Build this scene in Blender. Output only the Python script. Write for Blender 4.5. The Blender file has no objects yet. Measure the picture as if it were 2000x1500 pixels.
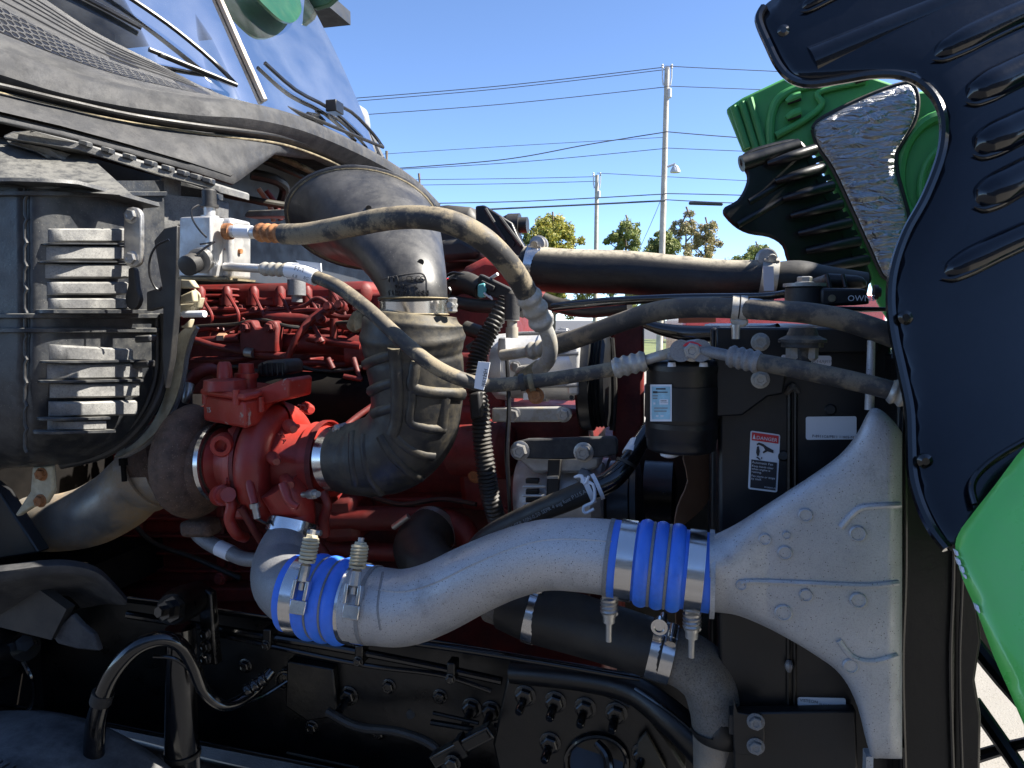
import bpy, math, random
from mathutils import Vector, Matrix
random.seed(7)
R = math.radians
sc = bpy.context.scene
COL = sc.collection
# ---------------------------------------------------------------- camera
F = 1444.0                       # focal length in pixels of the 2000 px wide frame
PITCH = R(5.0)
YAW = R(14.0)                    # the truck's long axis against the picture plane
CAM = Vector((0, 0, 1.65))
FWD = Vector((0, math.cos(PITCH), -math.sin(PITCH)))
UPV = Vector((0, math.sin(PITCH), math.cos(PITCH)))
RGT = Vector((1, 0, 0))
E1 = Vector((math.cos(YAW), -math.sin(YAW), 0))      # towards the front of the truck
E2 = Vector((math.sin(YAW), math.cos(YAW), 0))       # across the truck, away from the viewer
EZ = Vector((0, 0, 1))
cam = bpy.data.cameras.new('camera'); camo = bpy.data.objects.new('camera', cam); COL.objects.link(camo)
cam.sensor_width = 36; cam.lens = F / 2000 * 36; cam.clip_start = 0.05; cam.clip_end = 2000
camo.location = CAM; camo.rotation_euler = (R(90) - PITCH, 0, 0)
sc.camera = camo
# ---------------------------------------------------------------- sky, sun, exposure
SUN_EL = R(46); SUN_AZ = R(-3)          # azimuth counted from +x (right) towards +y (away)
w = bpy.data.worlds.new('World'); sc.world = w; w.use_nodes = True
nt = w.node_tree; nt.nodes.clear()
sky = nt.nodes.new('ShaderNodeTexSky'); sky.sky_type = 'NISHITA'; sky.sun_disc = False
sky.sun_elevation = SUN_EL; sky.sun_rotation = R(90) - SUN_AZ
sky.altitude = 100; sky.air_density = .5; sky.dust_density = 0.05; sky.ozone_density = 4.0
bg = nt.nodes.new('ShaderNodeBackground'); bg.inputs[1].default_value = 0.10
wo = nt.nodes.new('ShaderNodeOutputWorld')
nt.links.new(sky.outputs[0], bg.inputs[0]); nt.links.new(bg.outputs[0], wo.inputs[0])
sl = bpy.data.lights.new('sun', 'SUN'); sl.energy = 5.0; sl.angle = R(0.53); sl.color = (1, 0.94, 0.84)
slo = bpy.data.objects.new('sun', sl); COL.objects.link(slo)
sdir = Vector((math.cos(SUN_EL) * math.cos(SUN_AZ), math.cos(SUN_EL) * math.sin(SUN_AZ), math.sin(SUN_EL)))
slo.rotation_euler = (-sdir).to_track_quat('-Z', 'Y').to_euler()
slo.location = (3, 3, 8)
sc.view_settings.view_transform = 'Standard'; sc.view_settings.look = 'None'
sc.view_settings.exposure = 1.82; sc.view_settings.gamma = 1.0
sc.view_settings.use_curve_mapping = False
sc.render.resolution_x = 1024; sc.render.resolution_y = 768
# ---------------------------------------------------------------- points in the place
def ray(x, y):
    return RGT * ((x - 1000) / F) + FWD + UPV * ((750 - y) / F)
def S(x, y, v):                  # the point seen at (x, y) on the truck's lengthwise plane v metres from the viewer
    d = ray(x, y); return CAM + d * (v / d.dot(E2))
def D(x, y, d):                  # the point seen at (x, y) at distance d
    return CAM + ray(x, y) * d
def mpp(p):                      # metres per pixel at a point
    return (p - CAM).dot(FWD) / F
def uv(p):
    q = p - CAM; return q.dot(E1), q.dot(E2), p.z
def W(u, v, z):                  # truck coordinates to world
    q = E1 * u + E2 * v; return Vector((CAM.x + q.x, CAM.y + q.y, z))
# ---------------------------------------------------------------- materials
MATS = {}
def M(name, col, rough=.5, metal=0., var=.18, vscale=7, dust=0., dustcol=(.36, .29, .19), dscale=9, up=0., speck=0., sscale=260, speckcol=(.02, .02, .02),
      bump=0., bscale=60, coat=0., patch=None, pscale=5, pth=.55, dsharp=0, stain=0., grain=0., gscale=650, uplo=.05, spec=.5):
    if name in MATS: return MATS[name]
    m = bpy.data.materials.new(name); m.use_nodes = True; MATS[name] = m
    n = m.node_tree.nodes; L = m.node_tree.links.new
    b = n['Principled BSDF']
    tc = n.new('ShaderNodeTexCoord')
    def noise(scale, detail=4, rgh=.6):
        x = n.new('ShaderNodeTexNoise'); x.inputs['Scale'].default_value = scale; x.inputs['Detail'].default_value = detail
        x.inputs['Roughness'].default_value = rgh; L(tc.outputs['Object'], x.inputs['Vector']); return x.outputs['Fac']
    def ramp(sock, a, c, lo=0., hi=1.):
        x = n.new('ShaderNodeMapRange'); x.interpolation_type = 'SMOOTHSTEP'
        for i, val in enumerate((a, c, lo, hi)): x.inputs[1 + i].default_value = val
        L(sock, x.inputs[0]); return x.outputs[0]
    def mix(f, a, c):
        x = n.new('ShaderNodeMix'); x.data_type = 'RGBA'
        L(f, x.inputs[0]) if hasattr(f, 'links') else setattr(x.inputs[0], 'default_value', f)
        for s, val in ((6, a), (7, c)):
            if hasattr(val, 'links'): L(val, x.inputs[s])
            else: x.inputs[s].default_value = (*val, 1)
        return x.outputs[2]
    def math_(op, a, c):
        x = n.new('ShaderNodeMath'); x.operation = op
        for i, val in enumerate((a, c)):
            if hasattr(val, 'links'): L(val, x.inputs[i])
            else: x.inputs[i].default_value = val
        return x.outputs[0]
    f = noise(vscale, 5)
    c = mix(ramp(f, .3, .7), tuple(k * (1 - var) for k in col), tuple(min(1, k * (1 + var)) for k in col))
    rr = ramp(noise(vscale * 3.1, 6), .3, .7, rough * .82, min(1, rough * 1.18))
    if patch:
        c = mix(ramp(noise(pscale, 6, .65), pth, pth + .06), c, patch)
    if dust or up:
        d = ramp(noise(dscale, 9, .72), .38 + .11 * dsharp, .66 - .11 * dsharp, 0, dust)
        if up:
            g = n.new('ShaderNodeNewGeometry'); s = n.new('ShaderNodeSeparateXYZ'); L(g.outputs['Normal'], s.inputs[0])
            uz = ramp(s.outputs[2], uplo, .9, 0, up)
            d2 = math_('MULTIPLY', uz, ramp(noise(dscale * 2.3, 7, .7), .3, .6, .25, 1))
            d = math_('MINIMUM', math_('ADD', d, d2), 1.0)
        fine = ramp(noise(dscale * 30, 3), .3, .7, .7, 1)
        d = math_('MULTIPLY', d, fine)
        c = mix(d, c, dustcol)
        rr = math_('ADD', math_('MULTIPLY', rr, math_('SUBTRACT', 1.0, d)), math_('MULTIPLY', d, .9))
        if metal:
            L(math_('MULTIPLY', math_('SUBTRACT', 1.0, d), metal), b.inputs['Metallic'])
    elif metal: b.inputs['Metallic'].default_value = metal
    if stain:
        c = mix(ramp(noise(vscale * 2.2, 8, .75), .52, .72, 0, stain), c, tuple(k * .35 for k in col))
        rr = math_('ADD', rr, ramp(noise(vscale * 9, 6), .5, .8, 0, .18))
    if grain:
        c = mix(ramp(noise(gscale, 3, .8), .50, .66, 0, grain), c, tuple(k * .22 for k in col))
        c = mix(ramp(noise(gscale * .4, 4, .8), .56, .70, 0, grain * .7), c, tuple(k * .3 for k in col))
    if speck:
        v = n.new('ShaderNodeTexVoronoi'); v.inputs['Scale'].default_value = sscale; L(tc.outputs['Object'], v.inputs['Vector'])
        r1 = ramp(v.outputs['Distance'], .12, .3, 1, 0)
        wn = n.new('ShaderNodeTexWhiteNoise'); L(v.outputs['Color'], wn.inputs[0])
        sel = math_('LESS_THAN', wn.outputs[0], speck)
        c = mix(math_('MULTIPLY', r1, sel), c, speckcol)
    L(c, b.inputs['Base Color'])
    L(rr, b.inputs['Roughness'])
    b.inputs['Specular IOR Level'].default_value = spec
    if coat:
        b.inputs['Coat Weight'].default_value = coat; b.inputs['Coat Roughness'].default_value = .06
    if bump:
        bp = n.new('ShaderNodeBump'); bp.inputs['Strength'].default_value = 1; bp.inputs['Distance'].default_value = bump
        L(noise(bscale, 6), bp.inputs['Height']); L(bp.outputs[0], b.inputs['Normal'])
    return m
DUST = (.40, .33, .23)
m_cowl   = M('cowl_plastic', (.032, .033, .036), .68, spec=.3, dust=.34, dustcol=(.105, .102, .098), dscale=22, up=.12, dsharp=.4, stain=.5, bump=.0006, bscale=220)
m_black  = M('black_plastic', (.010, .0105, .012), .5, dust=.25, dustcol=(.10, .09, .075), dscale=11, up=.3, bump=.0003, bscale=160)
m_filter = M('filter_plastic', (.017, .019, .023), .40, dust=.28, dustcol=(.13, .127, .115), dscale=30, up=.8, dsharp=.2, bump=.0004, bscale=240, speck=.10, sscale=420, speckcol=(.16, .15, .13))
m_filtp  = M('sunlit_dusty_plastic', (.10, .10, .10), .55, dust=.7, dustcol=(.30, .295, .275), dscale=16, up=.5, dsharp=0, grain=.45, gscale=420, bump=.0005, bscale=240)  # dusty filter plastic lightened: sunlight on ribs and panels put into the colour
m_rubber = M('rubber', (.007, .007, .008), .5, dust=.14, dustcol=(.10, .085, .06), dscale=14, up=.3, bump=.0003, bscale=300)
m_dustyr = M('dusty_rubber', (.024, .024, .026), .6, dust=.95, dustcol=(.22, .18, .118), dscale=20, up=.7, dsharp=.75, bump=.0003, bscale=300)
m_dusty2 = M('half_dusty_rubber', (.020, .021, .024), .55, dust=.75, dustcol=(.15, .125, .09), dscale=26, up=.6, dsharp=.7, bump=.0004, bscale=420)
m_elbow  = M('elbow_rubber', (.009, .0095, .011), .46, dust=.20, dustcol=(.17, .14, .085), dscale=26, up=.9, dsharp=.5, bump=.0005, bscale=120)
m_horn   = M('horn_plastic', (.013, .0135, .016), .38, dust=.16, dustcol=(.25, .24, .22), dscale=16, up=.12, bump=.0002, bscale=90, speck=.08, sscale=260, speckcol=(.10, .10, .10))
m_radh   = M('radiator_hose_rubber', (.006, .006, .007), .5, uplo=.5, dust=.04, dustcol=(.36, .32, .25), dscale=24, up=1.1, bump=.0006, bscale=380)
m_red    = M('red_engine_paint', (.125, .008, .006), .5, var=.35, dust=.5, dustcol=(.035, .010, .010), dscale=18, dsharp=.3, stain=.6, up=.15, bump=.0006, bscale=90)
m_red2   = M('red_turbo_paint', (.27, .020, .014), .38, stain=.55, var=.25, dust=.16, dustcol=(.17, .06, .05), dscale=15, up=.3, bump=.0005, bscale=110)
m_redchip= M('red_chipped_paint', (.30, .025, .016), .42, stain=.4, var=.25, dust=.2, dustcol=(.16, .05, .04), dscale=14, patch=(.34, .29, .25), pscale=22, pth=.63, bump=.0006, bscale=110)
m_cast   = M('cast_aluminium', (.46, .46, .47), .44, metal=.5, grain=.42, stain=.5, var=.16, vscale=6, dust=.25, dustcol=(.33, .305, .26), dscale=12, dsharp=.3, speck=.30, sscale=330, speckcol=(.07, .065, .06), bump=.0007, bscale=300)
m_tank   = M('tank_aluminium', (.42, .435, .465), .46, metal=.5, grain=.30, stain=.5, var=.16, vscale=5, dust=.25, dustcol=(.34, .325, .30), dscale=9, dsharp=.3, speck=.22, sscale=340, speckcol=(.12, .11, .10), bump=.0007, bscale=280)
m_grey   = M('grey_casting', (.22, .225, .235), .5, metal=.3, grain=.45, stain=.3, var=.12, dust=.15, dustcol=(.28, .26, .24), dscale=12, bump=.0007, bscale=300)
m_dirtal = M('grimy_casting', (.15, .148, .143), .6, metal=.2, grain=.8, gscale=420, stain=.5, dust=.6, dustcol=(.13, .105, .075), dscale=24, dsharp=.3, up=.3, bump=.001, bscale=260)
m_blue   = M('blue_silicone', (.040, .17, .72), .4, var=.12, stain=.3, dust=.12, dustcol=(.12, .17, .36), dscale=16, bump=.0002, bscale=200)
m_steel  = M('stainless_steel', (.62, .61, .60), .16, metal=1, var=.06, dust=.12, dustcol=(.34, .30, .24), dscale=30)
m_zinc   = M('zinc_steel', (.40, .395, .38), .34, metal=.9, var=.15, stain=.4, dust=.35, dustcol=(.22, .19, .15), dscale=40)
m_alu    = M('machined_aluminium', (.48, .48, .48), .38, metal=.7, var=.1, stain=.4, dust=.4, dustcol=(.27, .235, .175), dscale=26, bump=.0003, bscale=200)
m_comp   = M('bright_aluminium', (.66, .66, .66), .4, metal=.6, var=.1, stain=.3, grain=.2, dust=.15, dustcol=(.4, .37, .3), dscale=26, bump=.0004, bscale=200)
m_dalu   = M('dusty_aluminium', (.36, .36, .35), .42, metal=.6, var=.12, stain=.5, dust=.75, dustcol=(.27, .23, .16), dscale=34, up=.35, dsharp=.4)
m_rust   = M('rusty_steel', (.26, .10, .035), .8, metal=.1, var=.5, vscale=60, dust=.5, dustcol=(.35, .20, .09), dscale=60, bump=.0008, bscale=300)
m_rustp  = M('rust_brown_casting', (.078, .050, .037), .7, metal=.1, var=.4, vscale=40, stain=.6, dust=.6, dustcol=(.14, .088, .06), dscale=30, dsharp=.3, bump=.003, bscale=170, speck=.35, sscale=240, speckcol=(.20, .14, .10))
m_exh    = M('heat_tinted_exhaust', (.34, .32, .29), .42, metal=.6, grain=.3, var=.3, vscale=6, dust=.8, dustcol=(.42, .28, .13), dscale=7, dsharp=.2)
m_frame  = M('chassis_black', (.0022, .0022, .0026), .30, var=.3, dust=.18, dustcol=(.013, .012, .011), dscale=8, up=.08, bump=.0006, bscale=60)
m_gloss  = M('gloss_black_tube', (.004, .004, .0045), .16, var=.2, bump=.0003, bscale=60, coat=.4)
m_satin  = M('satin_black_panel', (.0055, .006, .007), .36, var=.25, dust=.2, dustcol=(.016, .016, .017), dscale=9, bump=.0002, bscale=140)
m_shield = M('hood_shield_black', (.0035, .0045, .008), .11, var=.25, dust=.10, dustcol=(.010, .012, .018), dscale=7, bump=.0016, bscale=6, coat=.35, spec=.32, speck=.12, sscale=95, speckcol=(.001, .001, .002))
m_green  = M('green_paint', (.115, .55, .095), .26, var=.08, vscale=3, dust=.22, dustcol=(.22, .42, .17), dscale=9, coat=.6, spec=.5, speck=.02, sscale=120, speckcol=(.1, .3, .12))
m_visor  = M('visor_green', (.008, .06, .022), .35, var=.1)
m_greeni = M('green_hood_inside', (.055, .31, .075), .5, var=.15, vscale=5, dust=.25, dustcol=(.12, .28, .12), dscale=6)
m_white  = M('label_white', (.62, .64, .68), .4, var=.04)
m_ink    = M('label_ink', (.02, .02, .025), .5, var=.05)
m_dred   = M('label_red', (.55, .02, .03), .4, var=.04)
m_sky    = M('label_blue', (.27, .48, .58), .35, var=.14, vscale=60)
m_tan    = M('dust_caked_plastic', (.17, .14, .085), .8, stain=.8, var=.5, vscale=40, bump=.001, bscale=200)
m_brown  = M('fan_brown', (.36, .21, .13), .4, var=.2)
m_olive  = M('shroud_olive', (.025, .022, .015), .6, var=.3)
m_dark   = M('firewall_dark', (.007, .0065, .0065), .85, spec=.08, var=.4, dust=.3, dustcol=(.02, .016, .013), dscale=9)
m_inter  = M('cab_trim', (.022, .026, .034), .6, var=.2)
m_teal   = M('teal_connector', (.10, .36, .38), .45, var=.1)
m_cable  = M('wire_black', (.06, .066, .08), .5, var=.1)
m_pole   = M('weathered_pole', (.40, .36, .31), .85, var=.2, vscale=3, bump=.01, bscale=30)
m_lamp   = M('lamp_grey', (.45, .46, .48), .4, var=.1)
m_bark   = M('bark', (.13, .10, .075), .9, var=.3, vscale=4)
m_tyre   = M('tyre_rubber', (.035, .036, .038), .75, var=.2, dust=.6, dustcol=(.14, .14, .14), dscale=14, up=.3, bump=.001, bscale=120)
m_yell   = M('yellowed_sheet', (.40, .36, .25), .6, stain=.5, var=.3, vscale=26, dust=.5, dustcol=(.26, .20, .115), dscale=18)
m_carred = M('far_car_red', (.40, .05, .05), .3, var=.08, coat=.5)
m_arm    = M('wiper_black', (.005, .005, .006), .35, var=.1)
m_trim   = M('divider_trim', (.24, .22, .20), .5, metal=.2, var=.2, dust=.5, dustcol=(.32, .22, .14), dscale=40)
m_mirr   = M('mirror_shell', (.22, .24, .26), .4, var=.1)
def glass_mat():
    m = bpy.data.materials.new('windshield_glass'); m.use_nodes = True
    n = m.node_tree.nodes; L = m.node_tree.links.new; n.clear()
    o = n.new('ShaderNodeOutputMaterial'); mx = n.new('ShaderNodeMixShader'); fr = n.new('ShaderNodeFresnel'); fr.inputs[0].default_value = 1.38
    t = n.new('ShaderNodeBsdfTransparent'); t.inputs[0].default_value = (.44, .50, .55, 1)
    g = n.new('ShaderNodeBsdfGlossy'); g.inputs['Roughness'].default_value = .03
    df = n.new('ShaderNodeBsdfDiffuse'); df.inputs[0].default_value = (.55, .58, .62, 1)
    tc = n.new('ShaderNodeTexCoord'); nz = n.new('ShaderNodeTexNoise'); nz.inputs['Scale'].default_value = 8; nz.inputs['Detail'].default_value = 8
    L(tc.outputs['Object'], nz.inputs['Vector'])
    mr = n.new('ShaderNodeMapRange'); mr.inputs[1].default_value = .35; mr.inputs[2].default_value = .75; mr.inputs[3].default_value = .01; mr.inputs[4].default_value = .07
    L(nz.outputs['Fac'], mr.inputs[0])
    m2 = n.new('ShaderNodeMixShader')
    L(fr.outputs[0], mx.inputs[0]); L(t.outputs[0], mx.inputs[1]); L(g.outputs[0], mx.inputs[2])
    L(mr.outputs[0], m2.inputs[0]); L(mx.outputs[0], m2.inputs[1]); L(df.outputs[0], m2.inputs[2]); L(m2.outputs[0], o.inputs[0])
    return m
m_glass = glass_mat()
def foil_mat():
    m = bpy.data.materials.new('crumpled_foil'); m.use_nodes = True
    n = m.node_tree.nodes; L = m.node_tree.links.new; b = n['Principled BSDF']
    b.inputs['Metallic'].default_value = 1; b.inputs['Roughness'].default_value = .45; b.inputs['Base Color'].default_value = (.42, .42, .43, 1)
    tc = n.new('ShaderNodeTexCoord'); mp = n.new('ShaderNodeMapping'); mp.inputs['Scale'].default_value = (1, 1, 3.2); mp.inputs['Rotation'].default_value = (.4, .5, .2)
    L(tc.outputs['Object'], mp.inputs[0])
    nz = n.new('ShaderNodeTexNoise'); nz.inputs['Scale'].default_value = 9; nz.inputs['Detail'].default_value = 3; nz.inputs['Distortion'].default_value = 3.2; L(mp.outputs[0], nz.inputs['Vector'])
    vo = n.new('ShaderNodeTexVoronoi'); vo.feature = 'DISTANCE_TO_EDGE'; vo.inputs['Scale'].default_value = 11; L(mp.outputs[0], vo.inputs['Vector'])
    ad = n.new('ShaderNodeMath'); ad.operation = 'ADD'; L(nz.outputs['Fac'], ad.inputs[0]); L(vo.outputs['Distance'], ad.inputs[1])
    bp = n.new('ShaderNodeBump'); bp.inputs['Distance'].default_value = .020; L(ad.outputs[0], bp.inputs['Height']); L(bp.outputs[0], b.inputs['Normal'])
    return m
m_foil = foil_mat()
def leaf_mat(name, col, var):
    m = bpy.data.materials.new(name); m.use_nodes = True
    n = m.node_tree.nodes; L = m.node_tree.links.new; b = n['Principled BSDF']; b.inputs['Roughness'].default_value = .6
    gi = n.new('ShaderNodeNewGeometry'); r = n.new('ShaderNodeMix'); r.data_type = 'RGBA'
    L(gi.outputs['Random Per Island'], r.inputs[0]); r.inputs[6].default_value = (*col, 1); r.inputs[7].default_value = (*var, 1)
    L(r.outputs[2], b.inputs['Base Color'])
    tr = n.new('ShaderNodeBsdfTranslucent'); L(r.outputs[2], tr.inputs[0]); ms = n.new('ShaderNodeMixShader'); ms.inputs[0].default_value = .35
    L(b.outputs[0], ms.inputs[1]); L(tr.outputs[0], ms.inputs[2]); L(ms.outputs[0], n['Material Output'].inputs[0])
    return m
m_leafa = leaf_mat('autumn_leaves', (.16, .20, .035), (.36, .30, .05))
m_leafb = leaf_mat('green_leaves', (.11, .16, .05), (.24, .25, .065))
m_leafc = leaf_mat('sparse_leaves', (.20, .21, .09), (.33, .25, .12))
# ---------------------------------------------------------------- mesh helpers
def cr(pts, sub, closed=False):          # Catmull-Rom through tuples
    pts = [tuple(p) for p in pts]; n = len(pts); out = []
    rng = range(n if closed else n - 1)
    for i in rng:
        if closed: p0, p1, p2, p3 = pts[(i - 1) % n], pts[i], pts[(i + 1) % n], pts[(i + 2) % n]
        else: p0, p1, p2, p3 = pts[max(i - 1, 0)], pts[i], pts[i + 1], pts[min(i + 2, n - 1)]
        for k in range(sub):
            t = k / sub
            out.append(tuple(.5 * (2 * b + (c - a) * t + (2 * a - 5 * b + 4 * c - d) * t * t + (3 * b - a - 3 * c + d) * t ** 3) for a, b, c, d in zip(p0, p1, p2, p3)))
    if not closed: out.append(pts[-1])
    return out
class MB:
    def __init__(s): s.v = []; s.f = []
    def rings(s, rings, closed=True, caps=True):
        base = len(s.v); m = len(rings[0])
        for r in rings: s.v += [tuple(p) for p in r]
        for i in range(len(rings) - 1):
            a = base + i * m; b = a + m
            for j in range(m if closed else m - 1):
                k = (j + 1) % m
                s.f.append((a + j, a + k, b + k, b + j))
        if caps and closed:
            s.f.append(tuple(base + j for j in range(m))[::-1])
            a = base + (len(rings) - 1) * m; s.f.append(tuple(a + j for j in range(m)))
        return s
    def sweep(s, P, Rr, seg=14, caps=True, flat=None):
        P = [Vector(p) for p in P]; n = len(P)
        T = [(P[min(i + 1, n - 1)] - P[max(i - 1, 0)]).normalized() for i in range(n)]
        a = EZ if abs(T[0].z) < .9 else E1
        N = (a - T[0] * a.dot(T[0])).normalized(); rr = []
        for i in range(n):
            N = N - T[i] * N.dot(T[i]); N.normalize(); B = T[i].cross(N)
            rr.append([P[i] + (N * math.cos(2 * math.pi * j / seg) + B * math.sin(2 * math.pi * j / seg)) * Rr[i] for j in range(seg)])
        return s.rings(rr, caps=caps)
    def tube(s, pts, seg=14, sub=6, caps=True, mod=None):   # pts: (x, y, v, radius in pixels)
        q = []
        for x, y, v, r in pts:
            p = S(x, y, v); q.append((p.x, p.y, p.z, r * mpp(p)))
        q = cr(q, sub) if sub > 1 else q
        P = [Vector(a[:3]) for a in q]; Rr = [a[3] for a in q]
        if mod: Rr = [r * mod(i / (len(Rr) - 1)) for i, r in enumerate(Rr)]
        return s.sweep(P, Rr, seg, caps)
    def lathe(s, a, b, prof, seg=24, caps=True):            # prof: (t along a-b, radius in metres)
        a = Vector(a); b = Vector(b); T = (b - a).normalized()
        x = EZ if abs(T.z) < .9 else E1
        N = (x - T * x.dot(T)).normalized(); B = T.cross(N)
        return s.rings([[a + (b - a) * t + (N * math.cos(2 * math.pi * j / seg) + B * math.sin(2 * math.pi * j / seg)) * r for j in range(seg)] for t, r in prof], caps=caps)
    def band(s, a, b, r, th, seg=36):
        a = Vector(a); b = Vector(b)
        s.lathe(a, b, [(0, r), (0, r + th), (1, r + th), (1, r), (0, r)], seg, caps=False); return s
    def prism(s, pts, vec):
        pts = [Vector(p) for p in pts]; vec = Vector(vec); n = len(pts); b = len(s.v)
        s.v += [tuple(p) for p in pts] + [tuple(p + vec) for p in pts]
        s.f.append(tuple(b + i for i in range(n))); s.f.append(tuple(b + n + i for i in range(n))[::-1])
        for i in range(n):
            k = (i + 1) % n; s.f.append((b + k, b + i, b + n + i, b + n + k))
        return s
    def plate(s, poly, v, th, smooth=0):                    # a traced outline on plane v (number, or function of x, y), th metres thick
        fv = v if callable(v) else (lambda x, y: v)
        if smooth: poly = cr(poly, smooth, True)
        return s.prism([S(x, y, fv(x, y)) for x, y in poly], E2 * th)
    def box(s, c, a, b, d):                                 # centre and three half vectors
        c = Vector(c); return s.prism([c - a - b - d, c + a - b - d, c + a + b - d, c - a + b - d], d * 2)
    def grid(s, fn, nu, nv):
        b = len(s.v)
        for i in range(nu + 1):
            for j in range(nv + 1): s.v.append(tuple(fn(i / nu, j / nv)))
        for i in range(nu):
            for j in range(nv):
                a = b + i * (nv + 1) + j; s.f.append((a, a + nv + 1, a + nv + 2, a + 1))
        return s
    def mesh(s, name, sharp=35):
        me = bpy.data.meshes.new(name); me.from_pydata(s.v, [], s.f); me.validate(); me.update()
        import bmesh
        bm = bmesh.new(); bm.from_mesh(me); bmesh.ops.recalc_face_normals(bm, faces=bm.faces); bm.to_mesh(me); bm.free()
        me.polygons.foreach_set('use_smooth', [True] * len(me.polygons)); me.set_sharp_from_angle(angle=R(sharp))
        return me
def link(name, me, mat, parent=None, bevel=0, seg=2, solid=0):
    o = bpy.data.objects.new(name, me); COL.objects.link(o)
    if mat and not me.materials: me.materials.append(mat)
    if parent:
        o.parent = parent; o.matrix_parent_inverse = world_inv(parent)
    if solid:
        d = o.modifiers.new('solid', 'SOLIDIFY'); d.thickness = solid; d.offset = -1
    if bevel:
        d = o.modifiers.new('bevel', 'BEVEL'); d.width = bevel; d.segments = seg; d.limit_method = 'ANGLE'; d.angle_limit = R(35); d.harden_normals = False
    return o
def world_inv(o):                # parts are built in place: only the Empties stand off the origin
    return Matrix.Translation(-o.location) if o.type == 'EMPTY' else Matrix.Identity(4)
def part(name, mb, mat, parent=None, bevel=0, sharp=35, solid=0):
    return link(name, mb.mesh(name, sharp), mat, parent, bevel, solid=solid)
def tag(o, label, cat, group=None, kind=None):
    if label: o['label'] = label
    if cat: o['category'] = cat
    if group: o['group'] = group
    if kind: o['kind'] = kind
    return o
def thing(name, label, cat, loc, group=None):
    o = bpy.data.objects.new(name, None); COL.objects.link(o); o.location = loc; o.empty_display_size = .05
    return tag(o, label, cat, group)
# shared bolt mesh: flange, hex head and dished top
def bolt_mesh():
    b = MB()
    b.lathe((0, 0, 0), (0, 0, 1), [(0, 1.28), (.16, 1.28), (.24, 1.1), (.24, .2)], 20, caps=False)
    b.lathe((0, 0, .2), (0, 0, .95), [(0, 1.0), (.85, 1.0), (1, .84), (1, .5), (.86, .42), (.86, .01)], 6, caps=False)
    return b.mesh('bolt', 25)
BOLT = {}
def bolt(parent, p, d, r, mat, name='bolt', h=1.0):
    if mat.name not in BOLT:
        me = bolt_mesh(); me.materials.append(mat); BOLT[mat.name] = me
    o = bpy.data.objects.new(name, BOLT[mat.name]); COL.objects.link(o)
    q = Vector(d).to_track_quat('Z', 'Y')
    o.matrix_basis = Matrix.LocRotScale(Vector(p), q, Vector((r, r, r * h)))
    if parent:
        o.parent = parent; o.matrix_parent_inverse = world_inv(parent)
    return o
def text(parent, s, p, rt, up, size, mat, ext=0, name='lettering', align='LEFT'):
    c = bpy.data.curves.new(name, 'FONT'); c.body = s; c.size = size; c.extrude = ext; c.align_x = align; c.resolution_u = 2
    t = bpy.data.objects.new('tmp', c); COL.objects.link(t)
    bpy.context.view_layer.update()
    me = bpy.data.meshes.new_from_object(t.evaluated_get(bpy.context.evaluated_depsgraph_get()))
    bpy.data.objects.remove(t); bpy.data.curves.remove(c); me.name = name
    me.materials.clear(); me.materials.append(mat)
    rt = Vector(rt).normalized(); up = Vector(up); up = (up - rt * up.dot(rt)).normalized(); nn = rt.cross(up)
    o = bpy.data.objects.new(name, me); COL.objects.link(o)
    o.matrix_basis = Matrix(((rt.x, up.x, nn.x, p[0]), (rt.y, up.y, nn.y, p[1]), (rt.z, up.z, nn.z, p[2]), (0, 0, 0, 1)))
    if parent:
        o.parent = parent; o.matrix_parent_inverse = world_inv(parent)
    return o
from mathutils.bvhtree import BVHTree
def caster(mb):                  # finds the near surface of a built shape along a line of sight
    t = BVHTree.FromPolygons([Vector(p) for p in mb.v], mb.f)
    def hit(x, y, off=0.):
        d = ray(x, y).normalized(); h = t.ray_cast(CAM, d)
        if h[0] is None: h = t.find_nearest(CAM + d * 1.12)
        return h[0] - d * off
    return hit
from mathutils.geometry import delaunay_2d_cdt
def sheet(outline, fv, step):    # a traced outline filled with small faces, so the panel can curve; fv(x, y, distance to the edge)
    n = len(outline); B = [Vector(p) for p in outline]
    def edge(p):
        best = 1e9
        for i in range(n):
            a, b = B[i], B[(i + 1) % n]; ab = b - a; t = max(0, min(1, (p - a).dot(ab) / max(1e-9, ab.length_squared))); best = min(best, (p - a - ab * t).length)
        return best
    xs = [p[0] for p in outline]; ys = [p[1] for p in outline]; pts = list(B)
    y = min(ys); r = 0
    while y < max(ys):
        x = min(xs) + (step / 2 if r % 2 else 0)
        while x < max(xs):
            p = Vector((x, y))
            if edge(p) > step * .35: pts.append(p)
            x += step
        y += step * .87; r += 1
    v, e, f, *_ = delaunay_2d_cdt(pts, [(i, (i + 1) % n) for i in range(n)], [], 1, 1e-4)
    m = MB(); m.v = [tuple(S(p.x, p.y, fv(p.x, p.y, edge(p)))) for p in v]; m.f = [tuple(k) for k in f]; return m
def bez(a, b, n, prof):
    return [(a + (b - a) * i / n, prof(i / n)) for i in range(n + 1)]
def ferrule(parent, a, b, r, mat, n=4, amp=.22, name='crimp_ferrule'):      # ridged crimp sleeve
    m = MB(); pr = [(0, r * .8)]; K = n * 8
    for i in range(K + 1):
        t = i / K; pr.append((t, r * (1 + amp * (.5 - .5 * math.cos(2 * math.pi * n * t)))))
    pr.append((1, r * .8)); m.lathe(a, b, pr, 24)
    return part(name, m, mat, parent, sharp=60)
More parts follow.
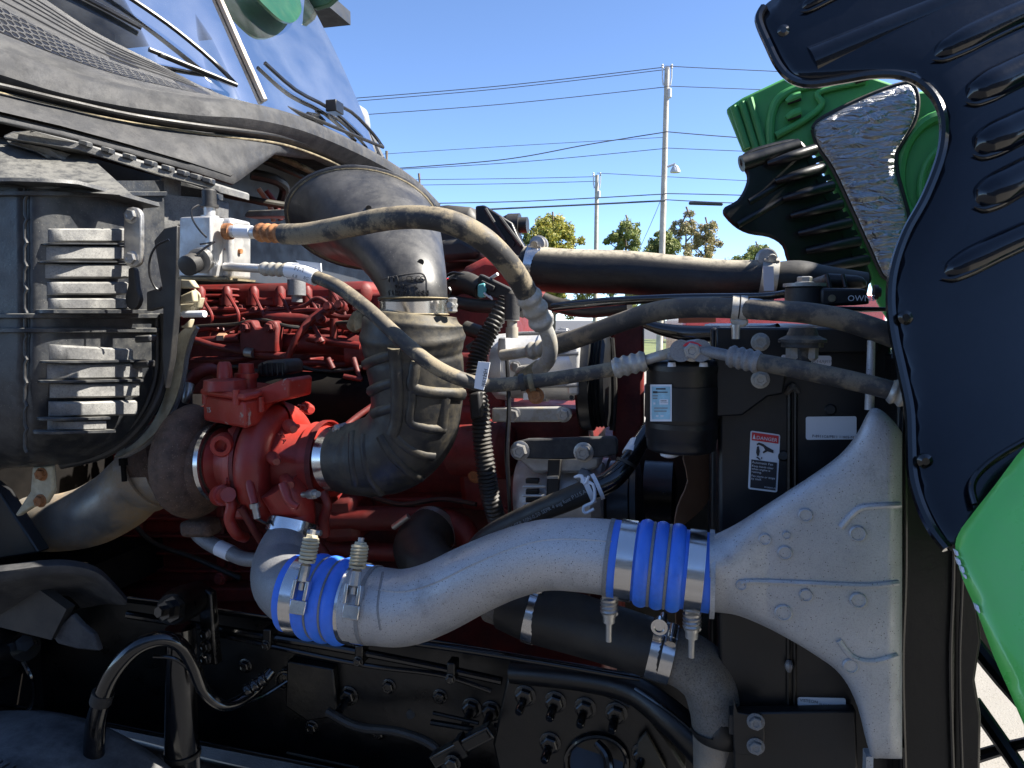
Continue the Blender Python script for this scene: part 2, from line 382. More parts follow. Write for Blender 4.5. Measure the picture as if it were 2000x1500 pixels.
def wormclamp(parent, c, ax, r, w, mat, hd, name='hose_clamp'):             # band with a screw housing in direction hd
    ax = Vector(ax).normalized(); c = Vector(c); hd = Vector(hd); hd = (hd - ax * hd.dot(ax)).normalized()
    m = MB(); m.band(c - ax * w / 2, c + ax * w / 2, r, .0012, 40); o = part(name, m, mat, parent)
    k = MB(); t = ax.cross(hd); q = c + hd * (r + .006)
    k.lathe(q - t * .016, q + t * .016, [(0, .004), (0, .0065), (.7, .0065), (.7, .0045), (.78, .0045), (.78, .0075), (1, .0075), (1, .002)], 12)
    k.box(c + hd * (r + .001), ax * w * .45, hd * .002, t * .014)
    part('screw_housing', k, mat, o)
    return o
def spring(P, d, length, rad, wire, turns, m):
    d = Vector(d).normalized(); a = EZ if abs(d.z) < .8 else E1; N = (a - d * a.dot(d)).normalized(); B = d.cross(N)
    K = turns * 14; pts = [Vector(P) + d * length * i / K + (N * math.cos(2 * math.pi * i / 14) + B * math.sin(2 * math.pi * i / 14)) * rad for i in range(K + 1)]
    m.sweep(pts, [wire] * (K + 1), 6); return m
# ================================================================ the setting
def ground_mat():
    m = M('lot_asphalt', (.055, .055, .058), .85, var=.15, vscale=1.2, speck=.5, sscale=90, speckcol=(.10, .10, .10), bump=.004, bscale=140)
    return m
g = MB(); g.prism([(-500, -300, -.2), (500, -300, -.2), (500, 900, -.2), (-500, 900, -.2)], (0, 0, .2))
tag(part('ground', g, ground_mat()), None, None, kind='structure')
g = MB(); g.prism([(1.55, -40, .004), (60, -40, .004), (60, 24, .004), (1.55, 24, .004)], (0, 0, .03))
tag(part('concrete_apron', g, M('apron_concrete', (.22, .205, .18), .85, var=.1, vscale=1.2, speck=.5, sscale=70, speckcol=(.13, .12, .10), bump=.003, bscale=140)), None, None, kind='structure')
m_grass = M('verge_grass', (.10, .12, .04), .9, var=.3, vscale=.6)
g = MB(); g.prism([(-300, 26, .004), (300, 26, .004), (300, 60, .004), (-300, 60, .004)], (0, 0, .05))
tag(part('grass_verge', g, m_grass), None, None, kind='structure')
# utility poles -----------------------------------------------------
def pole(px, ytop, d, rp, label, lean=0, lamp=False):
    top = D(px, ytop, d); base = Vector((top.x - lean, top.y, 0))
    t = thing('utility_pole', label, 'utility pole', base, 'utility poles across the road')
    m = MB(); r = rp * d / F
    m.sweep([base, base.lerp(top, .5), top], [r * 1.2, r * 1.05, r * .85], 14); part('shaft', m, m_pole, t)
    for k in (-1, 1):
        m = MB(); b = top + Vector((k * r * 1.2, 0, -r * 8 + abs(k) * r * 2))
        m.sweep([b, b + Vector((k * r * .4, 0, r * 2.5)), b + Vector((k * r * .4, 0, r * 7))], [r * .28, r * .25, r * .22], 8)
        m.lathe(b + Vector((k * r * .4, 0, r * 5.6)), b + Vector((k * r * .4, 0, r * 7.2)), [(0, r * .2), (.2, r * .5), (.5, r * .3), (.7, r * .5), (1, r * .2)], 10)
        part('insulator', m, m_lamp, t)
    m = MB(); c = top - Vector((0, 0, r * 9)); m.lathe(c - EZ * r * 1.5 + Vector((r * .9, -r * .4, 0)), c + EZ * r * 2 + Vector((r * .9, -r * .4, 0)), [(0, r * .4), (.1, r * .75), (.9, r * .75), (1, r * .3)], 12)
    part('transformer', m, m_lamp, t)
    if lamp:
        a = D(px, 326, d - .2); b = D(px + 16, 320, d - .3)
        m = MB(); m.sweep([a, b, b - EZ * .1], [.05, .045, .04], 8); arm = part('lamp_arm', m, m_lamp, t)
        m = MB(); m.lathe(b - EZ * .05, b - EZ * .34, [(0, .05), (.2, .12), (.75, .2), (1, .2), (1, .02)], 14); part('lamp_head', m, m_lamp, arm)
    return t
pole(1303, 132, 30, 5.6, 'tall grey utility pole with a small lamp on its side', lean=.12, lamp=True)
pole(1166, 342, 52, 4.2, 'short dark utility pole further off, left of the tall one', lean=.05)
def wire(pts, rp, label, mat=m_cable, sub=10):
    q = []
    for x, y, d in pts:
        p = D(x, y, d); q.append((*p, rp * d / F))
    q = cr(q, sub); m = MB(); m.sweep([Vector(a[:3]) for a in q], [a[3] * .7 for a in q], 5)
    return tag(part('power_line', m, mat), label, 'power line', 'overhead lines')
W1 = 'overhead line from the tall pole '
for y0, y1, x1, rp, lab in ((131, 196, 640, 1.2, 'topmost overhead line from the pole top to the cab'), (136, 202, 640, 1.1, 'second overhead line, just below the topmost, left of the pole'),
                            (170, 229, 640, 1.1, 'single overhead line a pole-head lower, left of the tall pole'),
                            (290, 335, 700, 1.0, 'thin straight overhead line under the twisted cable'),
                            (379, 399, 700, 1.5, 'lower dark overhead line just above the thick bundle')):
    wire([(1299, y0, 30), ((1299 + x1) / 2, (y0 + y1) / 2 + 5, 34), (x1, y1, 38)], rp, lab)
wire([(1299, 258, 30), (1150, 282, 31), (980, 312, 33), (760, 330, 36)], 1.5, 'sagging twisted cable left of the tall pole')
wire([(1299, 392, 30), (1100, 402, 32), (760, 418, 36)], 2.6, 'thickest lowest cable bundle left of the tall pole')
wire([(1166, 345, 52), (980, 349, 55), (700, 352, 60)], .9, 'faint far line from the short pole to the left')
wire([(1166, 354, 52), (980, 359, 55), (700, 363, 60)], .9, 'faintest far line, lower one left of the short pole')
wire([(1300, 268, 70), (1000, 285, 74), (700, 304, 80)], .8, 'faint far line crossing above the twisted cable')
for y0, y1, rp, lab in ((129, 139, 1.1, 'topmost overhead line right of the tall pole'), (168, 175, 1.0, 'second overhead line right of the tall pole'), (257, 275, 1.4, 'dark sagging cable right of the tall pole'),
                        (289, 297, 1.0, 'thin line under the dark cable right of the pole'), (378, 381, 1.4, 'lower dark line right of the tall pole')):
    wire([(1299, y0, 30), (1420, (y0 + y1) / 2 + 1, 29), (1640, y1 + 6, 28)], rp, lab)
wire([(1299, 390, 30), (1420, 396, 29), (1640, 402, 28)], 1.4, 'lowest line right of the tall pole carrying a black splice box')
m = MB(); a = D(1345, 397, 29.3); b = D(1412, 399, 29); m.lathe(a, b, [(0, .03), (.03, .065), (.97, .065), (1, .03)], 10)
tag(part('splice_box', m, m_arm), 'black tubular splice box on the lowest line by the hood', 'splice box')
wire([(1166, 338, 52), (1320, 346, 51), (1640, 362, 50)], .9, 'faint far line from the short pole to the right')
wire([(1298, 372, 30), (1270, 440, 30), (1215, 560, 30)], .8, 'thin guy line slanting down left from the tall pole', sub=3)
# trees --------------------------------------------------------------
def tree(x0, x1, ytop, ybase, d, label, mat, leaves, seed, sparse=0., leafr=.095):
    rg = random.Random(seed); cx = (x0 + x1) / 2
    top = D(cx, ytop, d); base = D(cx, ybase, d); base.z = 0
    H = top.z; hw = (x1 - x0) / 2 * d / F
    t = thing('broadleaf_tree', label, 'tree', base, 'trees beyond the lot')
    m = MB(); m.sweep([base, base + Vector((hw * .1, 0, H * .45)), base + Vector((0, 0, H * .84))], [H * .022, H * .015, H * .004], 8)
    tips = []
    for k in range(16):
        z = H * (.22 + .68 * k / 13); an = k * 2.4 + rg.random(); ln = hw * max(.3, 1.05 - .7 * (k / 16) ** 2) * (.65 + .4 * rg.random())
        a = base + EZ * z; e = a + Vector((math.cos(an) * ln, math.sin(an) * ln, ln * .55 + H * .03)); e.z = min(e.z, H * .84); mid = a.lerp(e, .55) + EZ * ln * .05
        m.sweep([a, mid, e], [H * .008, H * .005, H * .002], 5); tips += [(e, ln), (mid, ln * .8)]
    part('trunk', m, m_bark, t)
    m = MB(); clumps = []
    for e, ln in tips:
        for q in range(3): clumps.append((e + Vector([rg.gauss(0, hw * .16) for _ in range(3)]), hw * rg.uniform(.16, .32)))
    clumps += [(base + EZ * H * rg.uniform(.35, .95) + Vector((rg.gauss(0, hw * .35), rg.gauss(0, hw * .35), 0)), hw * rg.uniform(.16, .3)) for _ in range(26)]
    clumps = [c for c in clumps if rg.random() > sparse]
    for i in range(leaves):
        c, r = rg.choice(clumps); n = Vector([rg.gauss(0, 1) for _ in range(3)]).normalized()
        p = c + n * r * rg.random() ** .5
        lim = H * (1.0 - .16 * min(1, (((p.x - base.x) / hw) ** 2 + ((p.y - base.y) / hw) ** 2)) + .02 * math.sin(9 * p.x))
        if p.z > lim: continue
        a = Vector([rg.gauss(0, 1) for _ in range(3)]).normalized(); b = a.cross(n)
        b = b.normalized() if b.length > .01 else E1; s_ = leafr * rg.uniform(.6, 1.3); k = len(m.v)
        m.v += [tuple(p - a * s_), tuple(p + b * s_ * .5), tuple(p + a * s_), tuple(p - b * s_ * .5)]; m.f.append((k, k + 1, k + 2, k + 3))
    me = bpy.data.meshes.new('crown'); me.from_pydata(m.v, [], m.f); link('crown', me, mat, t)
tree(1025, 1132, 418, 624, 46, 'rounded yellow-green tree behind the black engine cover', m_leafa, 27540, 1)
tree(995, 1055, 448, 624, 50, 'small green tree half hidden left of the yellow-green one', m_leafb, 12240, 2)
tree(1178, 1262, 424, 624, 46, 'ragged olive tree between the two utility poles', m_leafb, 12852, 3, .3)
tree(1255, 1330, 446, 624, 50, 'dense green tree at the foot of the tall pole', m_leafb, 15912, 4, .1)
tree(1300, 1372, 408, 624, 56, 'thin pale tree right behind the tall pole', m_leafc, 7956, 5, .45)
tree(1335, 1412, 428, 624, 50, 'bare-branched reddish tree nearest the open hood', m_leafc, 6732, 6, .5)
tree(1432, 1512, 474, 624, 52, 'low green tree above the radiator hose clamp', m_leafb, 12852, 8, .1)
tree(745, 775, 303, 624, 60, 'tree tip peeking over the cowl by the wiper', m_leafa, 7650, 9)
tree(808, 835, 345, 624, 60, 'tree tip showing just above the cowl near the intake horn', m_leafa, 6120, 10)
# a red pick-up far off on the lot and a white lamp fixture
t = thing('parked_car', 'red car far across the lot, roof showing over the radiator hose', 'car', Vector((D(1535, 520, 16).x, D(1535, 520, 16).y, 0)))
c0 = D(1535, 511, 16)
def xz(dx, z, dy=0): return Vector((c0.x + dx, c0.y + dy, z))
zt = c0.z
m = MB(); m.prism([xz(-2.2, .45), xz(2.2, .45), xz(2.25, zt - .75), xz(1.5, zt - .6), xz(-1.6, zt - .6), xz(-2.2, zt - .7)], (0, 1.8, 0)); part('body', m, m_carred, t, bevel=.08)
m = MB(); m.prism([xz(-1.5, zt - .62, .12), xz(1.4, zt - .62, .12), xz(.8, zt, .2), xz(-.9, zt, .2)], (0, 1.5, 0)); cb = part('cabin', m, m_carred, t, bevel=.06)
for a, b in ((-.95, -.1), (.02, .9)):
    m = MB(); m.prism([xz(a - .28 * (a < -.5), zt - .56, .1), xz(b + .3 * (b > .5), zt - .56, .1), xz(b, zt - .1, .165), xz(a, zt - .1, .165)], (0, .02, 0)); part('side_window', m, m_arm, cb)
for dx in (-1.4, 1.4):
    m = MB(); m.lathe(xz(dx, .36, -.03), xz(dx, .36, .2), [(0, .1), (0, .24), (.1, .34), (1, .36)], 20); part('wheel', m, m_tyre, t)
# workshop behind the viewer, reflected in the glossy hood shield
ws = thing('workshop', 'grey workshop front behind the viewer, seen only mirrored in the hood shield', 'building', Vector((0, -12.5, 0)))
m_sid = M('metal_siding', (.17, .175, .18), .6, var=.1); m_door = M('roller_door', (.30, .29, .27), .6, var=.1)
m = MB(); m.box((0, -13.5, 2.9), Vector((16, 0, 0)), Vector((0, 1, 0)), Vector((0, 0, 2.9))); part('wall', m, m_sid, ws)
m = MB(); m.prism([(-16.4, -12.2, 5.8), (16.4, -12.2, 5.8), (16.4, -12.2, 6.1), (-16.4, -12.2, 6.1)], (0, -2.6, 0)); part('roof', m, m_door, ws)
for x in (-11, -4, 3, 10):
    m = MB(); m.box((x, -12.48, 1.9), Vector((1.9, 0, 0)), Vector((0, .03, 0)), Vector((0, 0, 1.9))); dd = part('roller_door', m, m_door, ws)
    for z in (2.4, 2.9):
        for k in (-1, 0, 1):
            m = MB(); m.box((x + k * 1.1, -12.44, z), Vector((.42, 0, 0)), Vector((0, .012, 0)), Vector((0, 0, .18))); part('door_pane', m, m_arm, dd)
# ================================================================ cab: cowl, windshield, wipers
RIDGE = [(-80,75,1.05),(0,100,1.12),(120,140,1.20),(250,172,1.30),(380,193,1.42),(480,203,1.55),(570,225,1.75),(650,258,2.0),(740,305,2.35),(810,352,2.7),(858,400,3.0)]
LIP   = [(x - 2, y + 50 - 44 * k / 10, v - .012) for k, (x, y, v) in enumerate(RIDGE)]
LIPB  = [(-80,162,1.05),(0,176,1.12),(120,204,1.20),(250,233,1.30),(380,253,1.42),(470,264,1.55),(552,276,1.74),(632,303,2.0),(718,345,2.35),(793,383,2.7),(849,411,3.0)]
RECES = [(x, y + 1, v + .002) for x, y, v in LIPB]
SKIRT = [(-80,228,1.06),(0,241,1.13),(120,268,1.21),(250,302,1.31),(370,336,1.42),(452,362,1.53),(532,301,1.74),(612,308,2.0),(702,352,2.35),(783,392,2.7),(845,424,3.0)]
SKIRT = [(x, y, v - (.085 if k < 6 else .05 if k == 6 else .0)) for k, (x, y, v) in enumerate(SKIRT)]
BASE  = [(-220,-200,1.45),(-90,-110,1.50),(60,-20,1.55),(182,60,1.62),(300,120,1.72),(420,180,1.87),(510,207,2.0),(600,243,2.25),(720,297,2.6),(795,343,2.9),(850,392,3.05)]
def rail(r, sub=6): return [S(*p) for p in cr(r, sub)]
cab = thing('truck_cab', 'front of the truck cab with grey cowl and split windshield', 'truck cab', W(-1.2, 1.6, 0))
rb, rr_, rl, rlb, rre, rs = map(rail, (BASE, RIDGE, LIP, LIPB, RECES, SKIRT))
rs = [S(*[a + (b - a) * k / 6 for a, b in zip(p, q)]) for p, q in zip(SKIRT, SKIRT[1:]) for k in range(6)] + [S(*SKIRT[-1])]
n = len(rb)
def bulge(i): # rounded rubber lip between the ridge and the lip front
    a, b, c = rr_[i], rl[i], rlb[i]; out = []
    for k in range(9):
        t = k / 8; p = a.lerp(b, t * 2) if t < .5 else b.lerp(c, t * 2 - 1)
        out.append(p + (CAM - p).normalized() * .014 * math.sin(math.pi * t))
    return out
m = MB(); m.grid(lambda s, t: rb[round(s * (n - 1))].lerp(rr_[round(s * (n - 1))], t), n - 1, 6); deck = part('cowl_deck', m, m_cowl, cab, solid=.006)
m = MB(); bl = [bulge(i) for i in range(n)]; m.grid(lambda s, t: bl[round(s * (n - 1))][round(t * 8)], n - 1, 8); part('cowl_seal', m, m_cowl, cab, solid=.006)
m = MB(); m.grid(lambda s, t: rlb[round(s * (n - 1))].lerp(rre[round(s * (n - 1))], t), n - 1, 1); part('seal_channel', m, m_black, cab, solid=.004)
m = MB(); m.grid(lambda s, t: rre[round(s * (n - 1))].lerp(rs[round(s * (n - 1))], t), n - 1, 3); part('cowl_skirt', m, m_cowl, cab, solid=.006)
m = MB(); q = cr([(x, y + 6, v - .012) for x, y, v in LIPB], 6); m.sweep([S(*p) for p in q], [.003] * len(q), 8); part('seal_bead', m, m_tan, cab)
q = cr([(x, y - 9, v - .025) for x, y, v in LIPB], 6); m = MB(); m.sweep([S(*p) for p in q], [.005] * len(q), 8); part('seal_bead', m, m_rubber, cab)
# honeycomb vent grille and slots on the deck
def deckp(s, t, off=.0):
    i = min(max(s, 0), 1) * (n - 1); k = min(int(i), n - 2); f = i - k
    a = rb[k].lerp(rb[k + 1], f); b = rr_[k].lerp(rr_[k + 1], f); p = a.lerp(b, t)
    return p + (CAM - p).normalized() * off
def strip(s0, s1, a0, b0, a1, b1, off, nu=24):
    m = MB()
    def fn(i, j):
        s = s0 + (s1 - s0) * i; return deckp(s, (a0 + (a1 - a0) * i) * (1 - j) + (b0 + (b1 - b0) * i) * j, off)
    return m.grid(fn, nu, 3)
part('grille_backing', strip(.02, .42, .50, .84, .66, .80, .004), m_arm, cab)
m = MB(); cols, rows = 34, 5
def gp(i, j):                   # honeycomb space to deck
    a = i / cols; s = .02 + .40 * a; lo = .50 + .16 * a; hi = .84 - .04 * a
    return deckp(s, lo + (hi - lo) * (j / rows), .008)
for i in range(cols):
    for j in range(rows):
        ci = i + .5; cj = j + (.25 if i % 2 == 0 else .75)
        if cj > rows - .3: continue
        ho = [(ci + dx * .66, cj + dy * .5) for dx, dy in ((-1, 0), (-.5, -1), (.5, -1), (1, 0), (.5, 1), (-.5, 1))]
        hi = [(ci + dx * .52, cj + dy * .39) for dx, dy in ((-1, 0), (-.5, -1), (.5, -1), (1, 0), (.5, 1), (-.5, 1))]
        b = len(m.v); m.v += [tuple(gp(*p)) for p in ho] + [tuple(gp(*p)) for p in hi]
        for k in range(6): m.f.append((b + k, b + (k + 1) % 6, b + 6 + (k + 1) % 6, b + 6 + k))
part('vent_grille', m, m_cowl, cab, solid=.0012)
for s0, s1, t0, t1 in ((.30, .345, .34, .55), (.40, .45, .45, .78)):
    part('deck_slot', strip(s0, s1, t0, t1, t0, t1, .005, 3), m_arm, cab)
for t0 in (.08, .16, .24, .32, .42):
    q = [deckp(.02 + .42 * i / 30, t0 + .004 * i, .003) for i in range(31)]; m = MB(); m.sweep(q, [.0035] * 31, 6); part('deck_rib', m, m_cowl, cab)
# windshield: the base curve carried up along the rake
LEAN = (E1 * -.46 + EZ * .9) * 1.0
wb = [p + EZ * .004 + E1 * -.01 for p in rb[:51]]
m = MB(); m.grid(lambda s, t: wb[round(s * (len(wb) - 1))] + LEAN * t + E1 * .03 * math.sin(math.pi * t), len(wb) - 1, 8); wcast = caster(m); part('windshield', m, m_glass, cab)
def wpt(x, y): return wcast(x, y)
def onglass(pts, off=.012):
    return [wpt(x, y) + (E1 * .9 + EZ * .4).normalized() * off for x, y in pts]
m = MB(); P = onglass([(512, 199), (493, 156), (470, 105), (446, 50), (424, 0), (410, -32)], .008); m.sweep(P, [.011] * 6, 6); part('windshield_divider', m, m_trim, cab)
P = [wb[-1] + LEAN * t for t in (0, .35, .7, 1.05)]; m = MB(); m.sweep(P, [.016] * 4, 8); part('pillar', m, m_inter, cab)
for nm, arm, blade in (('wiper_arm', [(462, 193), (400, 130), (330, 72), (268, 28), (200, -16)], [(268, 60), (190, 18), (110, -22)]),
                       ('wiper_arm', [(742, 304), (715, 268), (672, 226), (630, 208)], [(510, 128), (570, 180), (640, 218), (700, 272)])):
    m = MB(); aa = onglass(cr(arm, 3), .03); m.sweep(aa, [.0065] * len(aa), 8); a = part(nm, m, m_arm, cab)
    m = MB(); P = onglass(cr(blade, 3), .015); m.sweep(P, [.007] * len(P), 6); part('wiper_blade', m, m_arm, a)
m = MB(); m.box(wpt(628, 212) + E1 * .05, E1 * .02, E2 * .03, EZ * .02); part('wiper_pivot', m, m_arm, cab, bevel=.004)
# visor corner pieces under the roof edge and the far mirror
vn = (E1 * .9 + EZ * .4).normalized(); v0 = wpt(560, 10) + vn * .03
def onplane(x, y): d_ = ray(x, y); return CAM + d_ * ((v0 - CAM).dot(vn) / d_.dot(vn))
m = MB(); m.prism([onplane(x, y) for x, y in cr([(478, -60), (496, -8), (518, 18), (546, 42), (568, 46), (582, 32), (584, 8), (560, -60)], 3, True)], vn * .008); part('sun_visor', m, m_visor, cab)
m = MB(); m.plate([(592, -20), (612, 16), (640, 8), (672, -20)], 2.75, .03); part('sun_visor', m, m_visor, cab, bevel=.004)
m = MB(); m.plate([(674, 205), (684, 198), (698, 203), (705, 222), (706, 252), (690, 254), (676, 235)], 3.15, .10, 3); part('mirror_shell', m, m_mirr, cab, bevel=.01)
# inside the cab: floor of the dash, roof, back wall with a window, far door
def cabbox(u0, u1, v0, v1, z0, z1, name, mat):
    m = MB(); m.box(W((u0 + u1) / 2, (v0 + v1) / 2, (z0 + z1) / 2), E1 * (u1 - u0) / 2, E2 * (v1 - v0) / 2, EZ * (z1 - z0) / 2); return part(name, m, mat, cab)
u_far, v_far, z_far = uv(wb[-1]); u_near, v_near, z_near = uv(wb[12])
cabbox(-2.9, -1.35, 1.3, 3.1, z_far - .5, z_far - .05, 'dashboard', m_inter)
cabbox(-3.3, -1.6, 1.3, 3.3, 3.02, 3.08, 'roof', m_inter)
cabbox(-3.02, -2.98, 1.3, 1.75, 1.9, 3.0, 'back_wall', m_inter); cabbox(-3.02, -2.98, 2.75, 3.3, 1.9, 3.0, 'back_wall', m_inter); cabbox(-3.02, -2.98, 1.75, 2.75, 2.62, 3.0, 'back_wall', m_inter); cabbox(-3.02, -2.98, 1.75, 2.75, 1.9, 2.1, 'back_wall', m_inter)
cabbox(-3.2, -1.3, 1.25, 3.2, 1.02, 1.10, 'cab_floor', m_dark)
cabbox(-3.3, -1.75, 1.22, 1.26, 1.9, 3.02, 'door_trim', m_inter); cabbox(-3.3, -2.75, 3.12, 3.16, 1.9, 3.02, 'door_trim', m_inter); cabbox(-2.75, -1.7, 3.12, 3.16, 1.9, 2.25, 'door_trim', m_inter)
cabbox(-2.6, -2.2, 1.9, 2.0, 2.0, 2.75, 'seat_back', m_inter); cabbox(-3.02, -2.98, 1.75, 2.3, 2.1, 2.62, 'back_wall', m_inter)
# firewall below the cowl
m = MB(); fr = [p - E1 * .42 for p in rs]; m.grid(lambda s, t: fr[round(s * (n - 1))] + EZ * (.03 - 1.25 * t), n - 1, 2); part('firewall', m, m_dark, cab)
m = MB(); m.grid(lambda s, t: fr[round(s * (n - 1))].lerp(rs[round(s * (n - 1))], t) + EZ * .02, n - 1, 1); part('cowl_underside', m, m_dark, cab)
for pts, mt in (([(520, 298, 1.95, 6), (580, 322, 2.0, 6), (660, 362, 2.1, 6)], m_tan), ([(512, 312, 1.93, 5), (590, 346, 2.0, 5), (650, 380, 2.1, 5)], m_olive), ([(490, 340, 1.9, 11), (540, 352, 1.95, 11), (556, 372, 2.0, 10), (540, 420, 2.0, 10)], m_rubber),
                ([(520, 372, 1.9, 5), (540, 400, 1.92, 5), (548, 430, 1.92, 5)], m_red), ([(505, 368, 1.9, 5), (526, 400, 1.92, 5), (535, 432, 1.92, 5)], m_brown), ([(440, 380, 1.85, 7), (500, 392, 1.85, 7), (560, 402, 1.9, 7)], m_olive)):
    m = MB(); m.tube(pts, 10); part('firewall_pipe', m, mt, cab)
m = MB(); m.plate([(478, 418), (484, 411), (560, 408), (600, 408), (600, 424), (478, 424)], 1.7, .04); part('metal_ledge', m, m_zinc, cab, bevel=.003)
# ================================================================ hood, tilted forward: near shield, far side, green skin
hood = thing('truck_hood', 'open green truck hood tilted forward, black louvred shields inside', 'hood', W(.9, .8, 0))
def shv(x, y): return .80 + .27 * (1 - y / 1100)
NEAR = [(1520,-10),(1490,14),(1480,40),(1500,90),(1520,130),(1545,155),(1582,164),(1640,156),(1700,146),(1758,147),(1800,165),(1830,200),(1842,245),(1836,305),(1806,385),(1768,455),(1745,522),(1738,585),(1745,655),(1760,725),(1775,800),(1778,870),(1781,930),(1796,985),(1820,1035),(1848,1072),(1864,1076),(1905,1078),(1985,1050),(2060,1000),(2120,940)]
out = cr(NEAR, 3) + [(2500, 800), (3300, 700), (3300, -500), (2400, -350), (1600, -120)]
shv0 = shv
def shc(x, y, d): return shv0(x, y) - .020 * math.cos((x - 1900) / 170) - .012 * math.sin((y - 120) / 150) + .032 + .010 * math.exp(-d / 26)
m = sheet(out, shc, 26); ns = part('splash_shield', m, m_shield, hood, sharp=60, solid=.006)
def shv(x, y): return shc(x, y, 99)
q = cr(NEAR[1:26], 5); m = MB(); P = [S(x + 2, y, shc(x, y, 0) - .003) for x, y in q]; m.sweep(P, [.0058] * len(P), 8); part('edge_trim', m, m_gloss, ns)
for a, b, r in (((1562, 22), (1700, -40), 13), ((1818, 116), (2090, -10), 24), ((1884, 198), (2090, 100), 29), ((1898, 300), (2090, 212), 31), ((1900, 402), (2090, 305), 31), ((1836, 543), (2090, 425), 24)):
    pts = []
    for i in range(15):
        t = i / 14; x = a[0] + (b[0] - a[0]) * t; y = a[1] + (b[1] - a[1]) * t - 6 * math.sin(math.pi * t)
        pts.append((x, y, shv(x, y) + .006, r * 1.25 * (1 - (1 - min(1, t / .3)) ** 2) ** .5 * (1 - .12 * t) + .5))
    m = MB(); m.tube(pts, 24, 4); part('louver', m, m_shield, ns, sharp=80)
    m = MB(); m.tube([(x + r * .2, y + r * .62, v - .010, r * .3) for x, y, v, r in pts], 12, 2); part('louver', m, m_gloss, ns)
pts = [(1585 + 270 * t, 132 - 116 * t, shv(1585 + 270 * t, 132 - 116 * t) + .026, 40 - 6 * t) for t in [i / 8 for i in range(9)]]
m = MB(); m.tube(pts, 24, 2); part('pressed_fold', m, m_shield, ns)
pts = [(1905, 985), (1898, 950), (1915, 920), (1960, 885), (2060, 830)]
m = MB(); m.tube([(x, y, shv(x, y) - .01, 7) for x, y in cr(pts, 4)], 10, 1); part('edge_trim', m, m_gloss, ns)
for x, y in ((1530, 60), (1768, 620), (1806, 900)):
    p = S(x, y, shv(x, y)); m = MB(); m.lathe(p + E2 * .003, p - E2 * .004, [(0, .008), (.6, .008), (1, .004), (1, .0005)], 14); part('push_rivet', m, m_gloss, ns)
# outer skin of the near fender
FEN = [(2060,835),(2005,868),(1945,945),(1898,1005),(1872,1042),(1866,1075),(1880,1130),(1908,1195),(1940,1280),(1972,1352),(2004,1425),(2070,1560)]
def fv(x, y): return .76 + .00006 * (x - 1860) - .00022 * (y - 1040)
def fvc(x, y, d): return fv(x, y) + .012 * math.exp(-d / 20) - .010 * math.sin((y - 900) / 200)
m = sheet(cr(FEN, 3) + [(3200, 1700), (3200, 560), (2400, 700)], fvc, 26); fs = part('fender_skin', m, m_green, hood, sharp=60, solid=.010)
q = [(1868, 1080, 5), (1872, 1097, 6), (1879, 1112, 6), (1885, 1126, 4), (1908, 1187, 6), (1911, 1193, 4)]
for x, y, r in q:
    m = MB(); P = [(x - r * .5 + random.uniform(-1, 1), y - r), (x + r * .6, y - r * .5), (x + r * .9, y + r), (x - r * .2 + 2, y + r * 1.2)]; m.plate(P, lambda x, y: fvc(x, y, 4) - .004, .006); part('paint_chip', m, m_white, fs)
# far side of the hood
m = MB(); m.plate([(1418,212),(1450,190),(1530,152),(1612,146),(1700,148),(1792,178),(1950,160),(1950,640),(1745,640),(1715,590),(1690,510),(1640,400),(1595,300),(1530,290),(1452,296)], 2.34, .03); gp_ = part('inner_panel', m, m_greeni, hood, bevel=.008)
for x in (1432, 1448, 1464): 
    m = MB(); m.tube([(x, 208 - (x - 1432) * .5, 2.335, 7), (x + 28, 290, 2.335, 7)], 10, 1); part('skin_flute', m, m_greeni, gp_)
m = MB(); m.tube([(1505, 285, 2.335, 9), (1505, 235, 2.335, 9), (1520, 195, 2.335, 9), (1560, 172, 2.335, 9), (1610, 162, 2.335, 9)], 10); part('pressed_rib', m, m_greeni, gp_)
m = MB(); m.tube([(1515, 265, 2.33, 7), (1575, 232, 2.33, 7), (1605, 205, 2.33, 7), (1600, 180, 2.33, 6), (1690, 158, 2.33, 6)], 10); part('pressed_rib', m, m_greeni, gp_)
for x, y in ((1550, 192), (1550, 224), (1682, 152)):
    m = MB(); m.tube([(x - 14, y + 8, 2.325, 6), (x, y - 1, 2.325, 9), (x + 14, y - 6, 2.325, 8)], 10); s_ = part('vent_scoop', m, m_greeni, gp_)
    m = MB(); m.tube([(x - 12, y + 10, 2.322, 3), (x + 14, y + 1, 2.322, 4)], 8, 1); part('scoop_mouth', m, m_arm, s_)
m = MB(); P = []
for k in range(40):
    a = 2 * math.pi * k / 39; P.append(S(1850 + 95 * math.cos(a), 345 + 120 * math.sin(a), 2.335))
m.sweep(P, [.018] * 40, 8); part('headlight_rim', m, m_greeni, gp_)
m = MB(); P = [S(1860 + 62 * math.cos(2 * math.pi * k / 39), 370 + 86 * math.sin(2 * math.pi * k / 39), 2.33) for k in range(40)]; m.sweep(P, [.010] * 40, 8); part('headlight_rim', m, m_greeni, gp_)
# crown of the hood, out to the right, arching from fender to fender
m = MB()
def crown(s, t):
    a = math.pi * s; v = 1.58 - .80 * math.cos(a); u = .98 + .30 * math.sin(a) ** .6 + .10 * (1 - t); return W(u, v, .75 + 2.12 * t)
m.grid(crown, 24, 10); part('crown_panel', m, m_greeni, hood, solid=.012)
